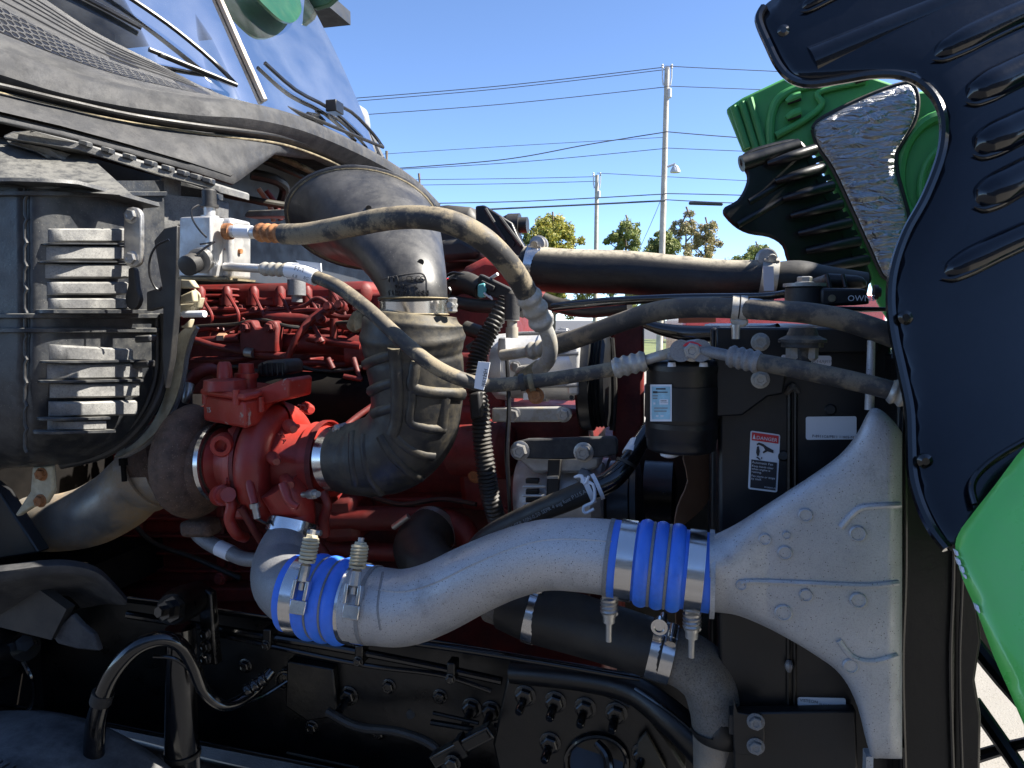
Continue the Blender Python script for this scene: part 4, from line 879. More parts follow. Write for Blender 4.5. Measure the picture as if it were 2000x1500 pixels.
tb(tu, 'hose_barb', [(552, 945, 1.08, 9), (558, 962, 1.075, 10), (566, 980, 1.07, 8), (582, 990, 1.07, 6)], m_red2, 12)
m = MB(); m.lathe(S(592, 966, 1.10), S(622, 965, 1.08), [(0, .005), (.4, .005), (.4, .008), (.75, .008), (.75, .005), (1, .005)], 12); part('clamp_bolt', m, m_zinc, tu)
tb(tu, 'vent_pipe', [(630, 960, 1.16, 9), (640, 985, 1.16, 9), (632, 1015, 1.17, 11), (634, 1045, 1.18, 11)], m_red)
# actuator box, turned to the viewer
def foot(x, v, y): return S(x, y, v)
def upto(p, y, v):                   # same plan position, height of row y
    q = p.copy(); q.z = y; return q
f0 = [S(398, 836, 1.17), S(480, 838, 1.10), S(560, 838, 1.26), S(474, 836, 1.34)]; zb = S(480, 838, 1.10).z; zt_ = S(480, 768, 1.10).z
ac = MB(); ac.prism([Vector((p.x, p.y, zb)) for p in f0], (0, 0, (zt_ - zb) * .78)); acb = part('actuator_box', ac, m_redchip, tu, bevel=.006)
m = MB(); cx_ = sum((Vector((p.x, p.y, 0)) for p in f0), Vector()) / 4
m.prism([Vector((cx_.x + (p.x - cx_.x) * 1.06, cx_.y + (p.y - cx_.y) * 1.06, zb + (zt_ - zb) * .785)) for p in f0], (0, 0, (zt_ - zb) * .2)); part('actuator_lid', m, m_redchip, acb, bevel=.005)
ztop = zb + (zt_ - zb) * .98
a = S(440, 760, 1.16); a.z = ztop; m = MB(); m.lathe(a, a + EZ * .05, [(0, .038), (.35, .036), (.42, .014), (.9, .012), (1, .009)], 24); part('actuator_dome', m, m_red2, acb)
a = S(482, 758, 1.2); a.z = ztop; m = MB(); m.lathe(a, a + EZ * .045, [(0, .018), (.4, .018), (.4, .021), (.6, .021), (.6, .015), (1, .013)], 18); part('actuator_knob', m, m_red2, acb)
pl(acb, 'actuator_arm', [(480, 768), (560, 738), (566, 742), (564, 778), (480, 800)], 1.16, .08, m_redchip, .005)
pl(acb, 'wire_plug', [(500, 712), (520, 704), (556, 702), (562, 712), (560, 732), (504, 736)], 1.22, .06, m_black, .006)
for i in range(5): tb(acb, 'plug_rib', [(512 + i * 10, 708, 1.215, 2), (513 + i * 10, 733, 1.215, 2)], m_arm, 6, 1)
for x, y, v in ((402, 768, 1.17), (462, 768, 1.11), (508, 782, 1.15)):
    c = S(x, y, v); m = MB(); m.lathe(c - EZ * .02, c + EZ * .006, [(0, .007), (.8, .007), (.8, .006), (1, .006)], 10); part('lid_screw', m, m_red2, acb)
text(acb, 'TS', S(404, 806, 1.14), (f0[1] - f0[0]).normalized(), EZ, .014, m_dalu, .0008)
pl(tu, 'actuator_neck', [(440, 836), (476, 836), (470, 862), (448, 862)], 1.17, .05, m_red2, .006)
tb(tu, 'oil_feed', [(372, 745, 1.3, 12), (388, 728, 1.3, 13), (412, 722, 1.32, 13), (432, 735, 1.34, 12)], m_red)
tb(tu, 'oil_feed', [(372, 745, 1.3, 10), (366, 772, 1.28, 9), (362, 785, 1.28, 7)], m_zinc)
tb(tu, 'red_link', [(668, 838, 1.22, 6), (700, 812, 1.25, 6), (735, 788, 1.28, 6)], m_red)
# ================================================================ exhaust
ex = thing('exhaust_pipe', 'heat-tinted exhaust pipe curving away below the air cleaner', 'exhaust pipe', S(180, 1050, 1.3))
m = MB(); m.tube([(330, 920, 1.30, 62), (280, 935, 1.30, 62), (235, 975, 1.30, 62), (180, 1006, 1.30, 60), (120, 1020, 1.30, 56), (60, 1022, 1.32, 54)], 32, 8); part('pipe_body', m, m_exh, ex)
c = S(282, 932, 1.30); d_ = S(335, 905, 1.3) - c; m = MB(); d_.normalize(); m.band(c, c + d_ * .03, 66 * mpp(c), .006, 40); part('v_band', m, m_exh, ex)
m = MB(); m.lathe(S(240, 895, 1.2), S(243, 940, 1.2), [(0, .008), (.3, .008), (.3, .005), (1, .005)], 10); part('band_bolt', m, m_dark, ex)
m = MB(); m.tube([(300, 905, 1.31, 72), (345, 890, 1.31, 76)], 30, 1); part('bell_mouth', m, m_rustp, ex)
dr = thing('drain_tube', 'grey drain hose with white tape under the turbine housing', 'hose', S(430, 1080, 1.2))
m = MB(); m.tube([(378, 1018, 1.24, 12), (386, 1042, 1.23, 14), (412, 1062, 1.22, 15), (450, 1080, 1.21, 15), (480, 1092, 1.2, 14), (520, 1094, 1.19, 14)], 16); part('hose_body', m, m_grey, dr)
m = MB(); m.tube([(428, 1070, 1.216, 15.8), (452, 1081, 1.21, 15.8)], 16, 1); part('tape', m, m_white, dr)
# ================================================================ air conditioning compressor
cm = thing('ac_compressor', 'round aluminium air conditioning compressor with wide black pulley', 'compressor', S(1060, 790, 1.35))
cx = lambda x, y=716: S(x, y, 1.36)
k1 = mpp(cx(1050))
m = MB(); m.lathe(cx(968), cx(1136), [(0, 58 * k1), (.03, 64 * k1), (.16, 66 * k1), (.16, 62 * k1), (.55, 64 * k1), (.55, 68 * k1), (.62, 68 * k1), (.62, 64 * k1), (.9, 66 * k1), (1, 60 * k1)], 44); cb_ = part('compressor_body', m, m_comp, cm, sharp=40)
for x, P in ((980, None), (1118, None)):
    m = MB(); m.plate([(x - 8, 660), (x + 10, 656), (x + 12, 700), (x + 12, 772), (x - 10, 772)], 1.30, .03); part('mount_ear', m, m_comp, cb_, bevel=.004)
m = MB(); m.lathe(S(1116, 776, 1.3), S(1116, 776, 1.28), [(0, .004), (1, .004)], 8); part('ear_hole', m, m_arm, cb_)
for y in (648, 690, 752): tb(cb_, 'case_rib', [(1010, y + 4, 1.30, 4), (1130, y, 1.30, 4)], m_grey, 8, 1)
pl(cb_, 'nameplate', [(1022, 768), (1052, 766), (1052, 780), (1022, 781)], 1.288, .003, m_white, 0)
bolt(cm, S(1100, 655, 1.33), EZ * .5 - E2, .012, m_zinc); bolt(cm, S(1007, 716, 1.28), -E2, .008, m_zinc)
m = MB(); q = lambda x: S(x, 742, 1.40); m.lathe(q(1136), q(1192), [(0, 60 * k1), (.02, 96 * k1), (.1, 100 * k1), (.45, 100 * k1), (.5, 94 * k1), (.55, 90 * k1), (.6, 94 * k1), (.66, 90 * k1), (.72, 94 * k1), (.78, 90 * k1), (.84, 94 * k1), (.95, 92 * k1), (1, 70 * k1)], 56); part('pulley', m, m_satin, cm, sharp=30)
m = MB(); c = S(1000, 660, 1.26); m.lathe(c, c + EZ * -.0 + EZ * .075, [(0, .011), (.25, .011), (.25, .009), (.4, .009), (.4, .013), (.95, .013), (1, .008)], 16); sw = part('pressure_switch', m, m_dalu, cm)
m = MB(); m.lathe(c + EZ * .032, c + EZ * .076, [(0, .0135), (1, .0135), (1, .01)], 16); part('switch_cap', m, m_cowl, sw)
m = MB(); m.plate([(960, 797), (1100, 795), (1112, 800), (1116, 810), (1112, 820), (1100, 824), (960, 825)], 1.27, .014); lk = part('link_plate', m, m_dalu, cm, bevel=.003)
for x in (1003, 1101): bolt(lk, S(x, 810, 1.27), -E2, .0105, m_zinc)
# belt guard strip
tb(cm, 'belt', [(1194, 660, 1.42, 6), (1200, 760, 1.42, 6), (1196, 840, 1.42, 6)], m_rubber, 8)
# ================================================================ alternator
al = thing('alternator', 'grey cast alternator with vent slots under a dark strap bracket', 'alternator', S(1090, 1010, 1.35))
ax_ = lambda x: S(x, 965, 1.36)
k2 = mpp(ax_(1090))
m = MB(); m.lathe(ax_(1015), ax_(1180), [(0, 50 * k2), (.02, 70 * k2), (.12, 78 * k2), (.42, 80 * k2), (.42, 76 * k2), (.56, 76 * k2), (.56, 80 * k2), (.9, 78 * k2), (1, 60 * k2)], 40); ab = part('case', m, m_alu, al, sharp=40)
m = MB(); m.plate([(1006, 893), (1172, 890), (1170, 915), (1140, 925), (1040, 925), (1030, 915)], 1.27, .05); part('mount_ear', m, m_alu, al, bevel=.006)
m = MB(); m.plate([(1070, 898), (1096, 896), (1088, 990), (1066, 990)], 1.262, .01); part('belt_strap', m, m_rubber, al, bevel=.002)
m = MB(); m.plate([(1068, 930), (1090, 930), (1090, 935), (1068, 935)], 1.258, .006); part('strap_buckle', m, m_zinc, al)
for y in (935, 956, 972, 988):
    m = MB(); m.plate([(1026, y), (1052, y), (1052, y + 10), (1026, y + 10)], 1.262, .012); part('vent_slot', m, m_arm, al, bevel=.002)
for y in (950, 968, 984): tb(al, 'vent_rib', [(1022, y, 1.258, 3), (1066, y, 1.258, 3)], m_alu, 8, 1)
tb(al, 'case_lug', [(1130, 925, 1.27, 14), (1150, 938, 1.27, 16), (1160, 960, 1.28, 14)], m_grey)
m = MB(); m.plate([(1000, 866), (1030, 858), (1200, 853), (1206, 862), (1206, 888), (1170, 894), (1100, 898), (1004, 896)], 1.235, .016); sb = part('strap_bracket', m, m_cowl, al, bevel=.003)
for x, y in ((1016, 880), (1140, 883)): bolt(sb, S(x, y, 1.235), -E2, .0135, m_zinc)
m = MB(); q = lambda x: S(x, 1000, 1.44); m.lathe(q(1180), q(1250), [(0, 40 * k2), (.05, 110 * k2), (.2, 110 * k2), (.25, 104 * k2), (.8, 104 * k2), (.85, 108 * k2), (1, 108 * k2)], 44); part('belt_pulley', m, m_frame, al)
# ================================================================ wiring
lm = thing('wiring_loom', 'ribbed black wiring conduit running down beside the rubber elbow', 'wiring loom', S(950, 1010, 1.25))
def corr(t, n_=46): return 1 + .10 * math.sin(2 * math.pi * n_ * t)
m = MB(); m.tube([(990, 585, 1.3, 16), (960, 640, 1.28, 17), (935, 690, 1.26, 18), (928, 740, 1.25, 18), (938, 800, 1.25, 18), (942, 860, 1.25, 18), (950, 920, 1.25, 18), (958, 970, 1.26, 18), (972, 1020, 1.28, 17)], 16, 30, mod=lambda t: corr(t, 60)); part('conduit', m, m_rubber, lm, sharp=80)
m = MB(); m.tube([(910, 640, 1.3, 14), (950, 660, 1.28, 16), (920, 690, 1.27, 18)], 12); part('branch', m, m_rubber, lm)
m = MB(); m.plate([(915, 770), (936, 764), (940, 815), (918, 820)], 1.22, .03); part('loom_clip', m, m_black, lm, bevel=.004)
tb(lm, 'thin_wire', [(990, 700, 1.26, 4), (994, 800, 1.24, 4.5), (990, 880, 1.22, 5), (994, 960, 1.22, 4), (996, 1010, 1.24, 4)], m_arm, 8)
cn = thing('wire_connector', 'black electrical connector with a teal lock left of the hose end', 'connector', S(960, 600, 1.4))
a, b = S(938, 550, 1.45), S(1000, 580, 1.42); dx = (b - a).normalized(); up_ = E2.cross(dx)
m = MB(); m.box(a.lerp(b, .45), dx * (b - a).length * .5, up_ * .016, E2 * .014); part('plug_body', m, m_black, cn, bevel=.003)
m = MB(); m.box(a.lerp(b, .3) + up_ * .0 - E2 * .016, dx * .018, up_ * .006, E2 * .004); part('plug_latch', m, m_cowl, cn, bevel=.002)
m = MB(); m.plate([(932, 556), (946, 552), (950, 564), (944, 582), (932, 580)], 1.42, .02); part('lock_tab', m, m_teal, cn, bevel=.003)
m = MB(); m.tube([(996, 576, 1.42, 11), (1010, 592, 1.4, 11), (1024, 612, 1.38, 11)], 12, 12, mod=lambda t: corr(t, 9)); part('conduit', m, m_rubber, cn, sharp=80)
m = MB(); m.tube([(870, 568, 1.5, 18), (905, 552, 1.47, 22), (940, 566, 1.45, 20)], 14); part('harness', m, m_rubber, cn)
m = MB(); m.tube([(872, 585, 1.45, 10), (920, 596, 1.44, 13), (980, 600, 1.42, 13), (1020, 606, 1.4, 10)], 12); part('harness', m, m_rubber, cn)
for pts in ([(866, 545, 1.46, 3), (885, 533, 1.46, 3), (915, 540, 1.45, 3)], [(868, 555, 1.45, 2.5), (885, 545, 1.45, 2.5), (905, 552, 1.45, 2.5)], [(876, 562, 1.44, 3), (880, 572, 1.44, 3), (872, 590, 1.44, 3)]): tb(cn, 'wire', pts, m_arm, 6)
tb(cn, 'tie_tail', [(956, 545, 1.44, 3), (972, 535, 1.43, 3.5)], m_white, 6, 1); tb(cn, 'tie_tail', [(945, 572, 1.42, 2), (962, 585, 1.42, 2), (956, 578, 1.42, 2)], m_white, 6, 2)
tb(cn, 'red_wire', [(868, 548, 1.47, 4), (890, 545, 1.47, 4), (900, 550, 1.47, 4)], m_dred, 6)
# ================================================================ air conditioning hoses
h = thing('suction_hose', 'thick dusty hose arching from the valve block over the intake horn', 'hose', S(700, 430, 1.0))
m = MB(); m.tube([(440, 452, 1.02, 16), (452, 452, 1.02, 16)], 14, 1); part('rusty_collar', m, m_rust, h)
m = MB(); m.tube([(450, 452, 1.02, 12), (512, 455, 1.01, 12)], 14, 1); stub_ = part('metal_stub', m, m_alu, h)
m = MB(); m.tube([(462, 452, 1.017, 12.8), (492, 453.5, 1.013, 12.8)], 16, 1); part('paper_label', m, m_white, stub_)
ferrule(h, S(505, 454, 1.01), S(556, 457, 1.0), .0125, m_rust, 4, .16)
HP = [(552, 457, 1.0, 20), (600, 456, .99, 21), (680, 442, .97, 22), (760, 427, .955, 23), (830, 425, .95, 23), (890, 438, .955, 24), (950, 472, .98, 24), (1000, 525, 1.02, 23), (1032, 578, 1.06, 22)]
m = MB(); m.tube(HP, 18, 8); part('hose_body', m, m_dustyr, h)
ferrule(h, S(1028, 570, 1.055), S(1062, 636, 1.09), .0165, m_dalu, 3, .22)
m = MB(); m.tube([(1058, 628, 1.085, 15), (1072, 660, 1.10, 15), (1074, 690, 1.12, 15), (1064, 712, 1.15, 15), (1042, 725, 1.2, 15), (1020, 728, 1.25, 15)], 14); part('metal_tube', m, m_dalu, h)
m = MB(); m.plate([(1000, 735), (1048, 702), (1056, 712), (1050, 724), (1012, 748)], 1.17, .012); part('clamp_plate', m, m_tan, h, bevel=.003)
h = thing('liquid_hose', 'thin dusty hose dipping from the valve block to the black drier', 'hose', S(800, 650, 1.0))
m = MB(); m.tube([(440, 521, 1.03, 8.5), (520, 525, 1.02, 8.5)], 12, 1); part('metal_stub', m, m_alu, h)
ferrule(h, S(512, 525, 1.02), S(566, 528, 1.01), .0088, m_dalu, 4, .25)
m = MB(); m.tube([(563, 528, 1.01, 15.5), (590, 532, 1.005, 16.5), (618, 543, 1.0, 16)], 18); lb = part('paper_label', m, m_white, h)
m = MB(); m.plate([(577, 508), (626, 514), (627, 530), (616, 540), (590, 520)], 1.0, .003); part('label_flap', m, m_white, lb)
for k, (x, y, tx) in enumerate(((574, 527, 'F7-T'), (570, 541, '6.8'), (592, 545, '8G'))):
    p = S(x, y, .985); text(lb, tx, p, S(x + 20, y + 6, .985) - p, EZ, .009 if k == 0 else .007, m_ink)
m = MB(); m.tube([(612, 540, 1.0, 13), (660, 560, .99, 13.5), (720, 605, .98, 14), (780, 660, .97, 14.5), (840, 710, .97, 15), (900, 740, .985, 14.5), (960, 752, 1.01, 14), (1030, 746, 1.04, 14), (1100, 737, 1.05, 14), (1180, 724, 1.05, 14.5), (1205, 719, 1.05, 14.5)], 16, 8); part('hose_body', m, m_dustyr, h)
ferrule(h, S(1198, 720, 1.05), S(1262, 704, 1.05), .0125, m_dalu, 4, .22)
m = MB(); m.tube([(1256, 705, 1.05, 10), (1300, 692, 1.04, 10.5), (1332, 684, 1.03, 11)], 14); part('metal_tube', m, m_dalu, h)
# paper tag wrapped on the hose
m = MB(); m.plate([(934, 706), (957, 708), (951, 740), (944, 762), (926, 758), (928, 736)], .985, .002); tg = part('paper_tag', m, m_white, h)
text(tg, 'JEETO', S(947, 756, .984), S(955, 712, .984) - S(945, 756, .984), -E1, .0075, m_ink); text(tg, 'HH', S(949, 736, .983), S(955, 712, .984) - S(945, 756, .984), -E1, .0075, m_ink)
cp = thing('p_clamp', 'rubber lined clip with rusty bolt holding the thin hose', 'clip', S(1030, 760, 1.04))
for x in (1020, 1038):
    a = S(x - 5, 748, 1.035); b = S(x + 5, 746, 1.036); m = MB(); m.band(a, b, .0105, .0022, 24); part('loop', m, m_tan if x > 1030 else m_black, cp)
m = MB(); m.plate([(1022, 757), (1048, 752), (1062, 775), (1056, 788), (1042, 790), (1034, 778)], 1.05, .006); part('tab', m, m_rust, cp, bevel=.002)
bolt(cp, S(1047, 773, 1.05), -E2, .0095, m_rust)
h = thing('discharge_hose', 'dusty hose rising from the compressor to the radiator bracket', 'hose', S(1250, 630, 1.05))
m = MB(); m.tube([(980, 694, 1.22, 11), (1040, 686, 1.2, 11)], 14, 1); part('metal_stub', m, m_dalu, h)
ferrule(h, S(1034, 687, 1.2), S(1078, 676, 1.18), .0125, m_dalu, 3, .25)
m = MB(); m.tube([(1072, 678, 1.18, 19), (1130, 660, 1.16, 19), (1200, 634, 1.12, 19), (1270, 611, 1.08, 19.5), (1340, 601, 1.04, 20), (1430, 602, 1.0, 20), (1500, 606, .98, 20), (1580, 612, .98, 21), (1660, 628, .98, 22), (1760, 662, .98, 23), (1800, 680, .98, 23)], 18, 8); part('hose_body', m, m_dusty2, h)
for x in (1436, 1452):
    a = S(x - 7, 602, .995); b = S(x + 6, 603, .995); m = MB(); m.band(a, b, .0138, .0028, 28); part('clip_loop', m, m_dalu, h)
m = MB(); m.plate([(1426, 622), (1462, 622), (1462, 634), (1450, 640), (1430, 636)], .985, .014); part('clip_foot', m, m_dalu, h, bevel=.003)
m = MB(); m.lathe(S(1437, 634, .99), S(1437, 662, .99), [(0, .007), (.2, .007), (.2, .0055), (1, .005)], 12); part('clip_stud', m, m_zinc, h)
m = MB(); m.tube([(1464, 603, .99, 20.6), (1486, 605, .985, 20.6)], 18, 1); part('paper_label', m, m_white, h)
h = thing('drier_outlet_hose', 'dusty hose sloping down right from the drier under the hood shield', 'hose', S(1600, 720, .95))
m = MB(); m.tube([(1366, 684, 1.02, 11), (1400, 690, 1.01, 11.5), (1428, 696, 1.0, 11.5)], 14); part('metal_stub', m, m_grey, h)
ferrule(h, S(1424, 695, 1.0), S(1484, 708, .985), .0125, m_grey, 4, .2)
m = MB(); m.tube([(1480, 707, .985, 17), (1540, 718, .97, 18), (1620, 734, .965, 19), (1700, 752, .955, 19), (1745, 764, .95, 19)], 18, 8); part('hose_body', m, m_dusty2, h)
ferrule(h, S(1738, 762, .95), S(1790, 780, .945), .0128, m_dalu, 3, .2)
# ================================================================ intake: horn, rubber elbow
hn = thing('intake_horn', 'smooth black plastic intake horn behind the arched hose', 'intake horn', S(800, 590, 1.15))
SEC = [(705,430,1.34,152,107,35),(708,433,1.33,150,106,36),(730,454,1.275,133,99,46),(755,481,1.22,111,88,56),(780,514,1.165,89,79,67),(798,547,1.135,73,70,80),(808,575,1.125,64,64,88),(809,596,1.125,63,63,90)]
rg = []
for x, y, v, a, b, ph in cr(SEC, 5):
    c = S(x, y, v); k = mpp(c); ph = R(ph); bv = EZ * math.cos(ph) - E2 * math.sin(ph)
    rg.append([c + E1 * a * k * 1.03 * math.cos(2 * math.pi * j / 48) + bv * b * k * math.sin(2 * math.pi * j / 48) for j in range(48)])
m = MB(); m.rings(rg, caps=False); hornpt = caster(m); hb = part('bell', m, m_horn, hn, sharp=60, solid=.004)
def ringtube(i, r, mat, name, par):
    m = MB(); P = rg[i] + [rg[i][0], rg[i][1]]; m.sweep(P, [r] * len(P), 8, caps=False); part(name, m, mat, par)
ringtube(0, .006, m_horn, 'rim_bead', hn); ringtube(4, .0024, m_tan, 'rim_bead', hn)
for x, y in ((720, 407), (822, 512)):
    best = hornpt(x, y)
    nrm = (CAM - best).normalized(); m = MB(); m.lathe(best - nrm * .004, best + nrm * .0025, [(0, .005), (1, .005)], 14); part('bolt_hole', m, m_arm, hn)
for ln, (x, y), s_ in (('INJ/O5GO', (758, 551), .0125), ('DUSIX', (772, 565), .0105), ('TURXU.NNN', (757, 578), .0118)):
    xx = x
    for ch in ln:
        p = hornpt(xx, y); p2 = hornpt(xx + 8, y - 1.8); text(hb, ch, p + (CAM - p).normalized() * .001, p2 - p if (p2 - p).length > 1e-5 else E1, EZ, s_, m_horn, .0012); xx += 9.0
q = [(745, 546), (770, 540), (800, 535), (822, 534), (831, 542), (833, 560), (832, 572), (822, 577), (795, 580), (765, 586), (750, 590)]
m = MB(); P = [hornpt(x, y) for x, y in cr(q, 3)]; m.sweep(P, [.0012] * len(P), 6); part('embossed_frame', m, m_horn, hb)
a = S(807, 585, 1.125); b = S(808, 612, 1.127)
m = MB(); rK = 66 * mpp(a); m.band(a, b, rK, .0016, 48); ck = part('hose_clamp', m, m_steel, hn); ck['label'] = 'polished band clamp at the horn outlet'
m = MB(); p = S(884, 596, 1.10); m.lathe(p - EZ * .012, p + EZ * .012, [(0, .004), (.1, .008), (.5, .006), (.9, .008), (1, .004)], 10); m.lathe(p - E2 * .015, p + E2 * .012, [(0, .005), (1, .005)], 8); part('clamp_screw', m, m_zinc, ck)
for y in (583, 614):
    m = MB(); c = S(807.5, y, 1.126); m.lathe(c - EZ * .002, c + EZ * .002, [(0, rK), (.5, rK + .004), (1, rK)], 48); part('lip', m, m_tan, hn)
el = thing('intake_elbow', 'ribbed dusty black rubber elbow from the horn to the turbocharger', 'rubber elbow', S(790, 960, 1.15))
EP = [(808, 612, 1.13, 84), (806, 640, 1.13, 98), (808, 690, 1.135, 97), (815, 760, 1.14, 90), (806, 830, 1.15, 88), (770, 876, 1.16, 84), (720, 893, 1.17, 76), (668, 896, 1.18, 66)]
def bumps(t):
    s = 1
    for c, w_, a in ((.10, .018, .03), (.2, .03, .045), (.30, .02, -.03), (.5, .02, -.015), (.86, .02, .02)): s += a * math.exp(-((t - c) / w_) ** 2)
    return s
m = MB(); m.tube(EP, 40, 12, mod=bumps); eb = part('elbow_body', m, m_elbow, el, sharp=60)
elpt = caster(m)
for pts, r in (([(772, 676), (776, 720), (778, 770), (776, 820), (768, 848)], .008), ([(774, 690), (740, 700), (716, 712)], .006), ([(777, 745), (750, 752), (726, 764)], .006), ([(778, 792), (752, 800), (732, 808)], .006),
               ([(812, 700), (808, 730), (806, 755), (830, 764), (870, 768), (900, 770)], .007), ([(806, 755), (806, 785), (802, 822), (830, 835), (866, 838)], .006), ([(870, 768), (866, 800), (862, 838)], .006),
               ([(770, 846), (790, 868), (820, 885), (845, 890)], .006), ([(745, 850), (765, 885), (800, 920), (822, 932)], .006), ([(712, 850), (712, 880), (722, 930), (745, 962)], .005), ([(690, 846), (690, 900), (696, 945)], .005)):
    q = cr(pts, 4); m = MB(); m.sweep([elpt(x, y, -.006) for x, y in q], [r * 1.6] * len(q), 8); part('rib', m, m_elbow, eb, sharp=70)
a = S(676, 896, 1.18); b = S(650, 896, 1.185); ax = (b - a).normalized()
m = MB(); m.band(a, b, 62 * mpp(a), .0018, 48); ck = part('hose_clamp', m, m_steel, el); ck['label'] = 'polished band clamp at the turbocharger inlet'
p = S(666, 834, 1.16); m = MB(); m.lathe(p - E2 * .02, p + E2 * .015, [(0, .003), (.1, .007), (.5, .006), (1, .006)], 10); m.box(p + EZ * -.004, E1 * .01, E2 * .012, EZ * .004); part('clamp_screw', m, m_zinc, ck)
m = MB(); m.tube([(690, 640, 1.2, 14), (702, 620, 1.19, 16), (712, 640, 1.19, 20)], 12); part('spigot', m, m_tan, el)
# ================================================================ charge air pipe with blue couplers
def tclamp(par, c, ax, r, w_, bdir, blen, spr=True, name='coupler_clamp'):
    ax = Vector(ax).normalized(); bd = Vector(bdir); bd = (bd - ax * bd.dot(ax)).normalized()
    m = MB(); m.band(c - ax * w_ * .42, c + ax * w_ * .42, r, .0016, 44); o = part(name, m, m_steel, par)
    return o
pipe = thing('charge_pipe', 'speckled silver charge air pipe bending between two blue couplers', 'pipe', S(900, 1180, 1.0))
PV = 1.0
CP = [(690, 1178, PV, 73), (735, 1183, PV, 74), (790, 1186, PV, 73), (850, 1168, PV, 70), (920, 1133, PV, 68), (990, 1103, PV, 67), (1060, 1084, PV, 68), (1130, 1083, PV, 71), (1195, 1089, PV, 73), (1240, 1096, PV, 73)]
m = MB(); m.tube(CP, 44, 8); pcast = caster(m); pb = part('pipe_body', m, m_cast, pipe, sharp=60)
q = cr([(x, y - r * .42) for x, y, v, r in CP[1:-1]], 6); m = MB(); m.sweep([pcast(x, y, -.0006) for x, y in q], [.0016] * len(q), 6); part('casting_seam', m, m_cast, pb)
q = cr([(748, 1118), (742, 1150), (738, 1190), (744, 1230)], 4); m = MB(); m.sweep([pcast(x, y, -.001) for x, y in q], [.0022] * len(q), 6); part('weld_bead', m, m_grey, pb)
def endring(x, y, x2, y2, v, rp, mat, name, par, w_=.006, th=.0025):
    a = S(x, y, v); d = (S(x2, y2, v) - a).normalized(); m = MB(); m.band(a, a + d * w_, rp * mpp(a), th, 44); return part(name, m, mat, par)
endring(724, 1181, 760, 1186, PV, 72.6, m_grey, 'end_bead', pipe); endring(1186, 1088, 1230, 1095, PV, 72, m_grey, 'end_bead', pipe)
def coupler(label, a, b, v, rp, prof):
    t = thing('silicone_coupler', label, 'coupler', S((a[0] + b[0]) / 2, (a[1] + b[1]) / 2 + rp, v), 'blue couplers on the charge pipe')
    A = S(*a, v); B = S(*b, v); k = rp * mpp(A)
    m = MB(); m.lathe(A, B, [(t_, k * r_) for t_, r_ in prof], 56); part('sleeve', m, m_blue, t, sharp=50)
    return t, A, B, k
def hump(lo=1.0, hi=1.075, edge=.2, n=3, first=None):
    pr = [(0, .9), (0, lo)]
    K = 60
    for i in range(K + 1):
        t = edge + (1 - 2 * edge) * i / K; pr.append((t, lo + (hi - lo) * abs(math.sin(math.pi * n * i / K)) ** .55))
    return pr + [(1, lo), (1, .9)]
def wires(t, A, B, k, ts, r=.0016):
    for s_ in ts:
        c = A.lerp(B, s_); d = (B - A).normalized(); m = MB(); m.band(c - d * r, c + d * r, k * 1.004, r * 1.5, 44); part('hoop_wire', m, m_grey, t)
t, A, B, k = coupler('blue ribbed coupler joining the silver pipe and the fan-shaped tank', (1190, 1089), (1390, 1119), PV, 76.5, hump(.975, 1.10, .27, 3))
d = (B - A).normalized(); wires(t, A, B, k, (.42, .575), .0018)
for s_, x, y in ((.175, 1190, 1196), (.84, 1352, 1225)):
    c = A.lerp(B, s_); o = tclamp(t, c, d, k * .992, .026, -EZ, .05)
    p = S(x, y - 28, PV - .005); m = MB(); m.box(p + EZ * .006, E1 * .009, E2 * .008, EZ * .006); spring(p, -EZ, .022, .0095, .0032, 4, m); part('spring', m, m_zinc, o)
    m = MB(); m.lathe(p - EZ * .02, p - EZ * .062, [(0, .010), (.12, .010), (.12, .0085), (.35, .0085), (.35, .0045), (1, .0042)], 12); part('bolt', m, m_zinc, o)
t, A, B, k = coupler('blue ribbed coupler on the turbocharger outlet elbow, lit from above', (570, 1158), (724, 1182), 1.01, 75, hump(.975, 1.10, .23, 3))
d = (B - A).normalized(); wires(t, A, B, k, (.41, .59), .0016)
for s_, bx, by, tx, ty in ((.17, 588, 1152, 612, 1035), (.83, 690, 1160, 706, 1050)):
    c = A.lerp(B, s_); o = tclamp(t, c, d, k * .992, .026, EZ, .05)
    b0 = S(bx, by, .945); b1 = S(tx, ty, .965); ax = (b1 - b0).normalized(); L_ = (b1 - b0).length
    m = MB(); m.sweep([b0, b1], [.0045, .0045], 10); part('bolt', m, m_zinc, o)
    m = MB(); spring(b0 + ax * L_ * .5, ax, L_ * .36, .0105, .0026, 6, m); m.lathe(b0 + ax * L_ * .46, b0 + ax * L_ * .5, [(0, .008), (0, .012), (1, .012), (1, .008)], 14); m.lathe(b0 + ax * L_ * .86, b0 + ax * L_ * .92, [(0, .010), (1, .009)], 6); part('spring', m, m_yell, o)
    m = MB(); m.lathe(b0 + ax * L_ * .12, b0 + ax * L_ * .44, [(0, .006), (.1, .009), (.9, .008), (1, .005)], 10); part('sleeve_nut', m, m_steel, o)
    for dx in (-1, 1):
        m = MB(); q = b0 + d * dx * .010; m.box(q, d * .0025, ax * .014, ax.cross(d) * .006); part('trunnion_lug', m, m_steel, o, bevel=.001)
    m = MB(); m.box(b0 - ax * .026 + E2 * .002, d * .0125, ax * .010, ax.cross(d) * .003); part('band_buckle', m, m_steel, o, bevel=.001)
oe = thing('outlet_elbow', 'smooth grey elbow below the turbocharger leading into the blue coupler', 'elbow pipe', S(540, 1150, 1.08))
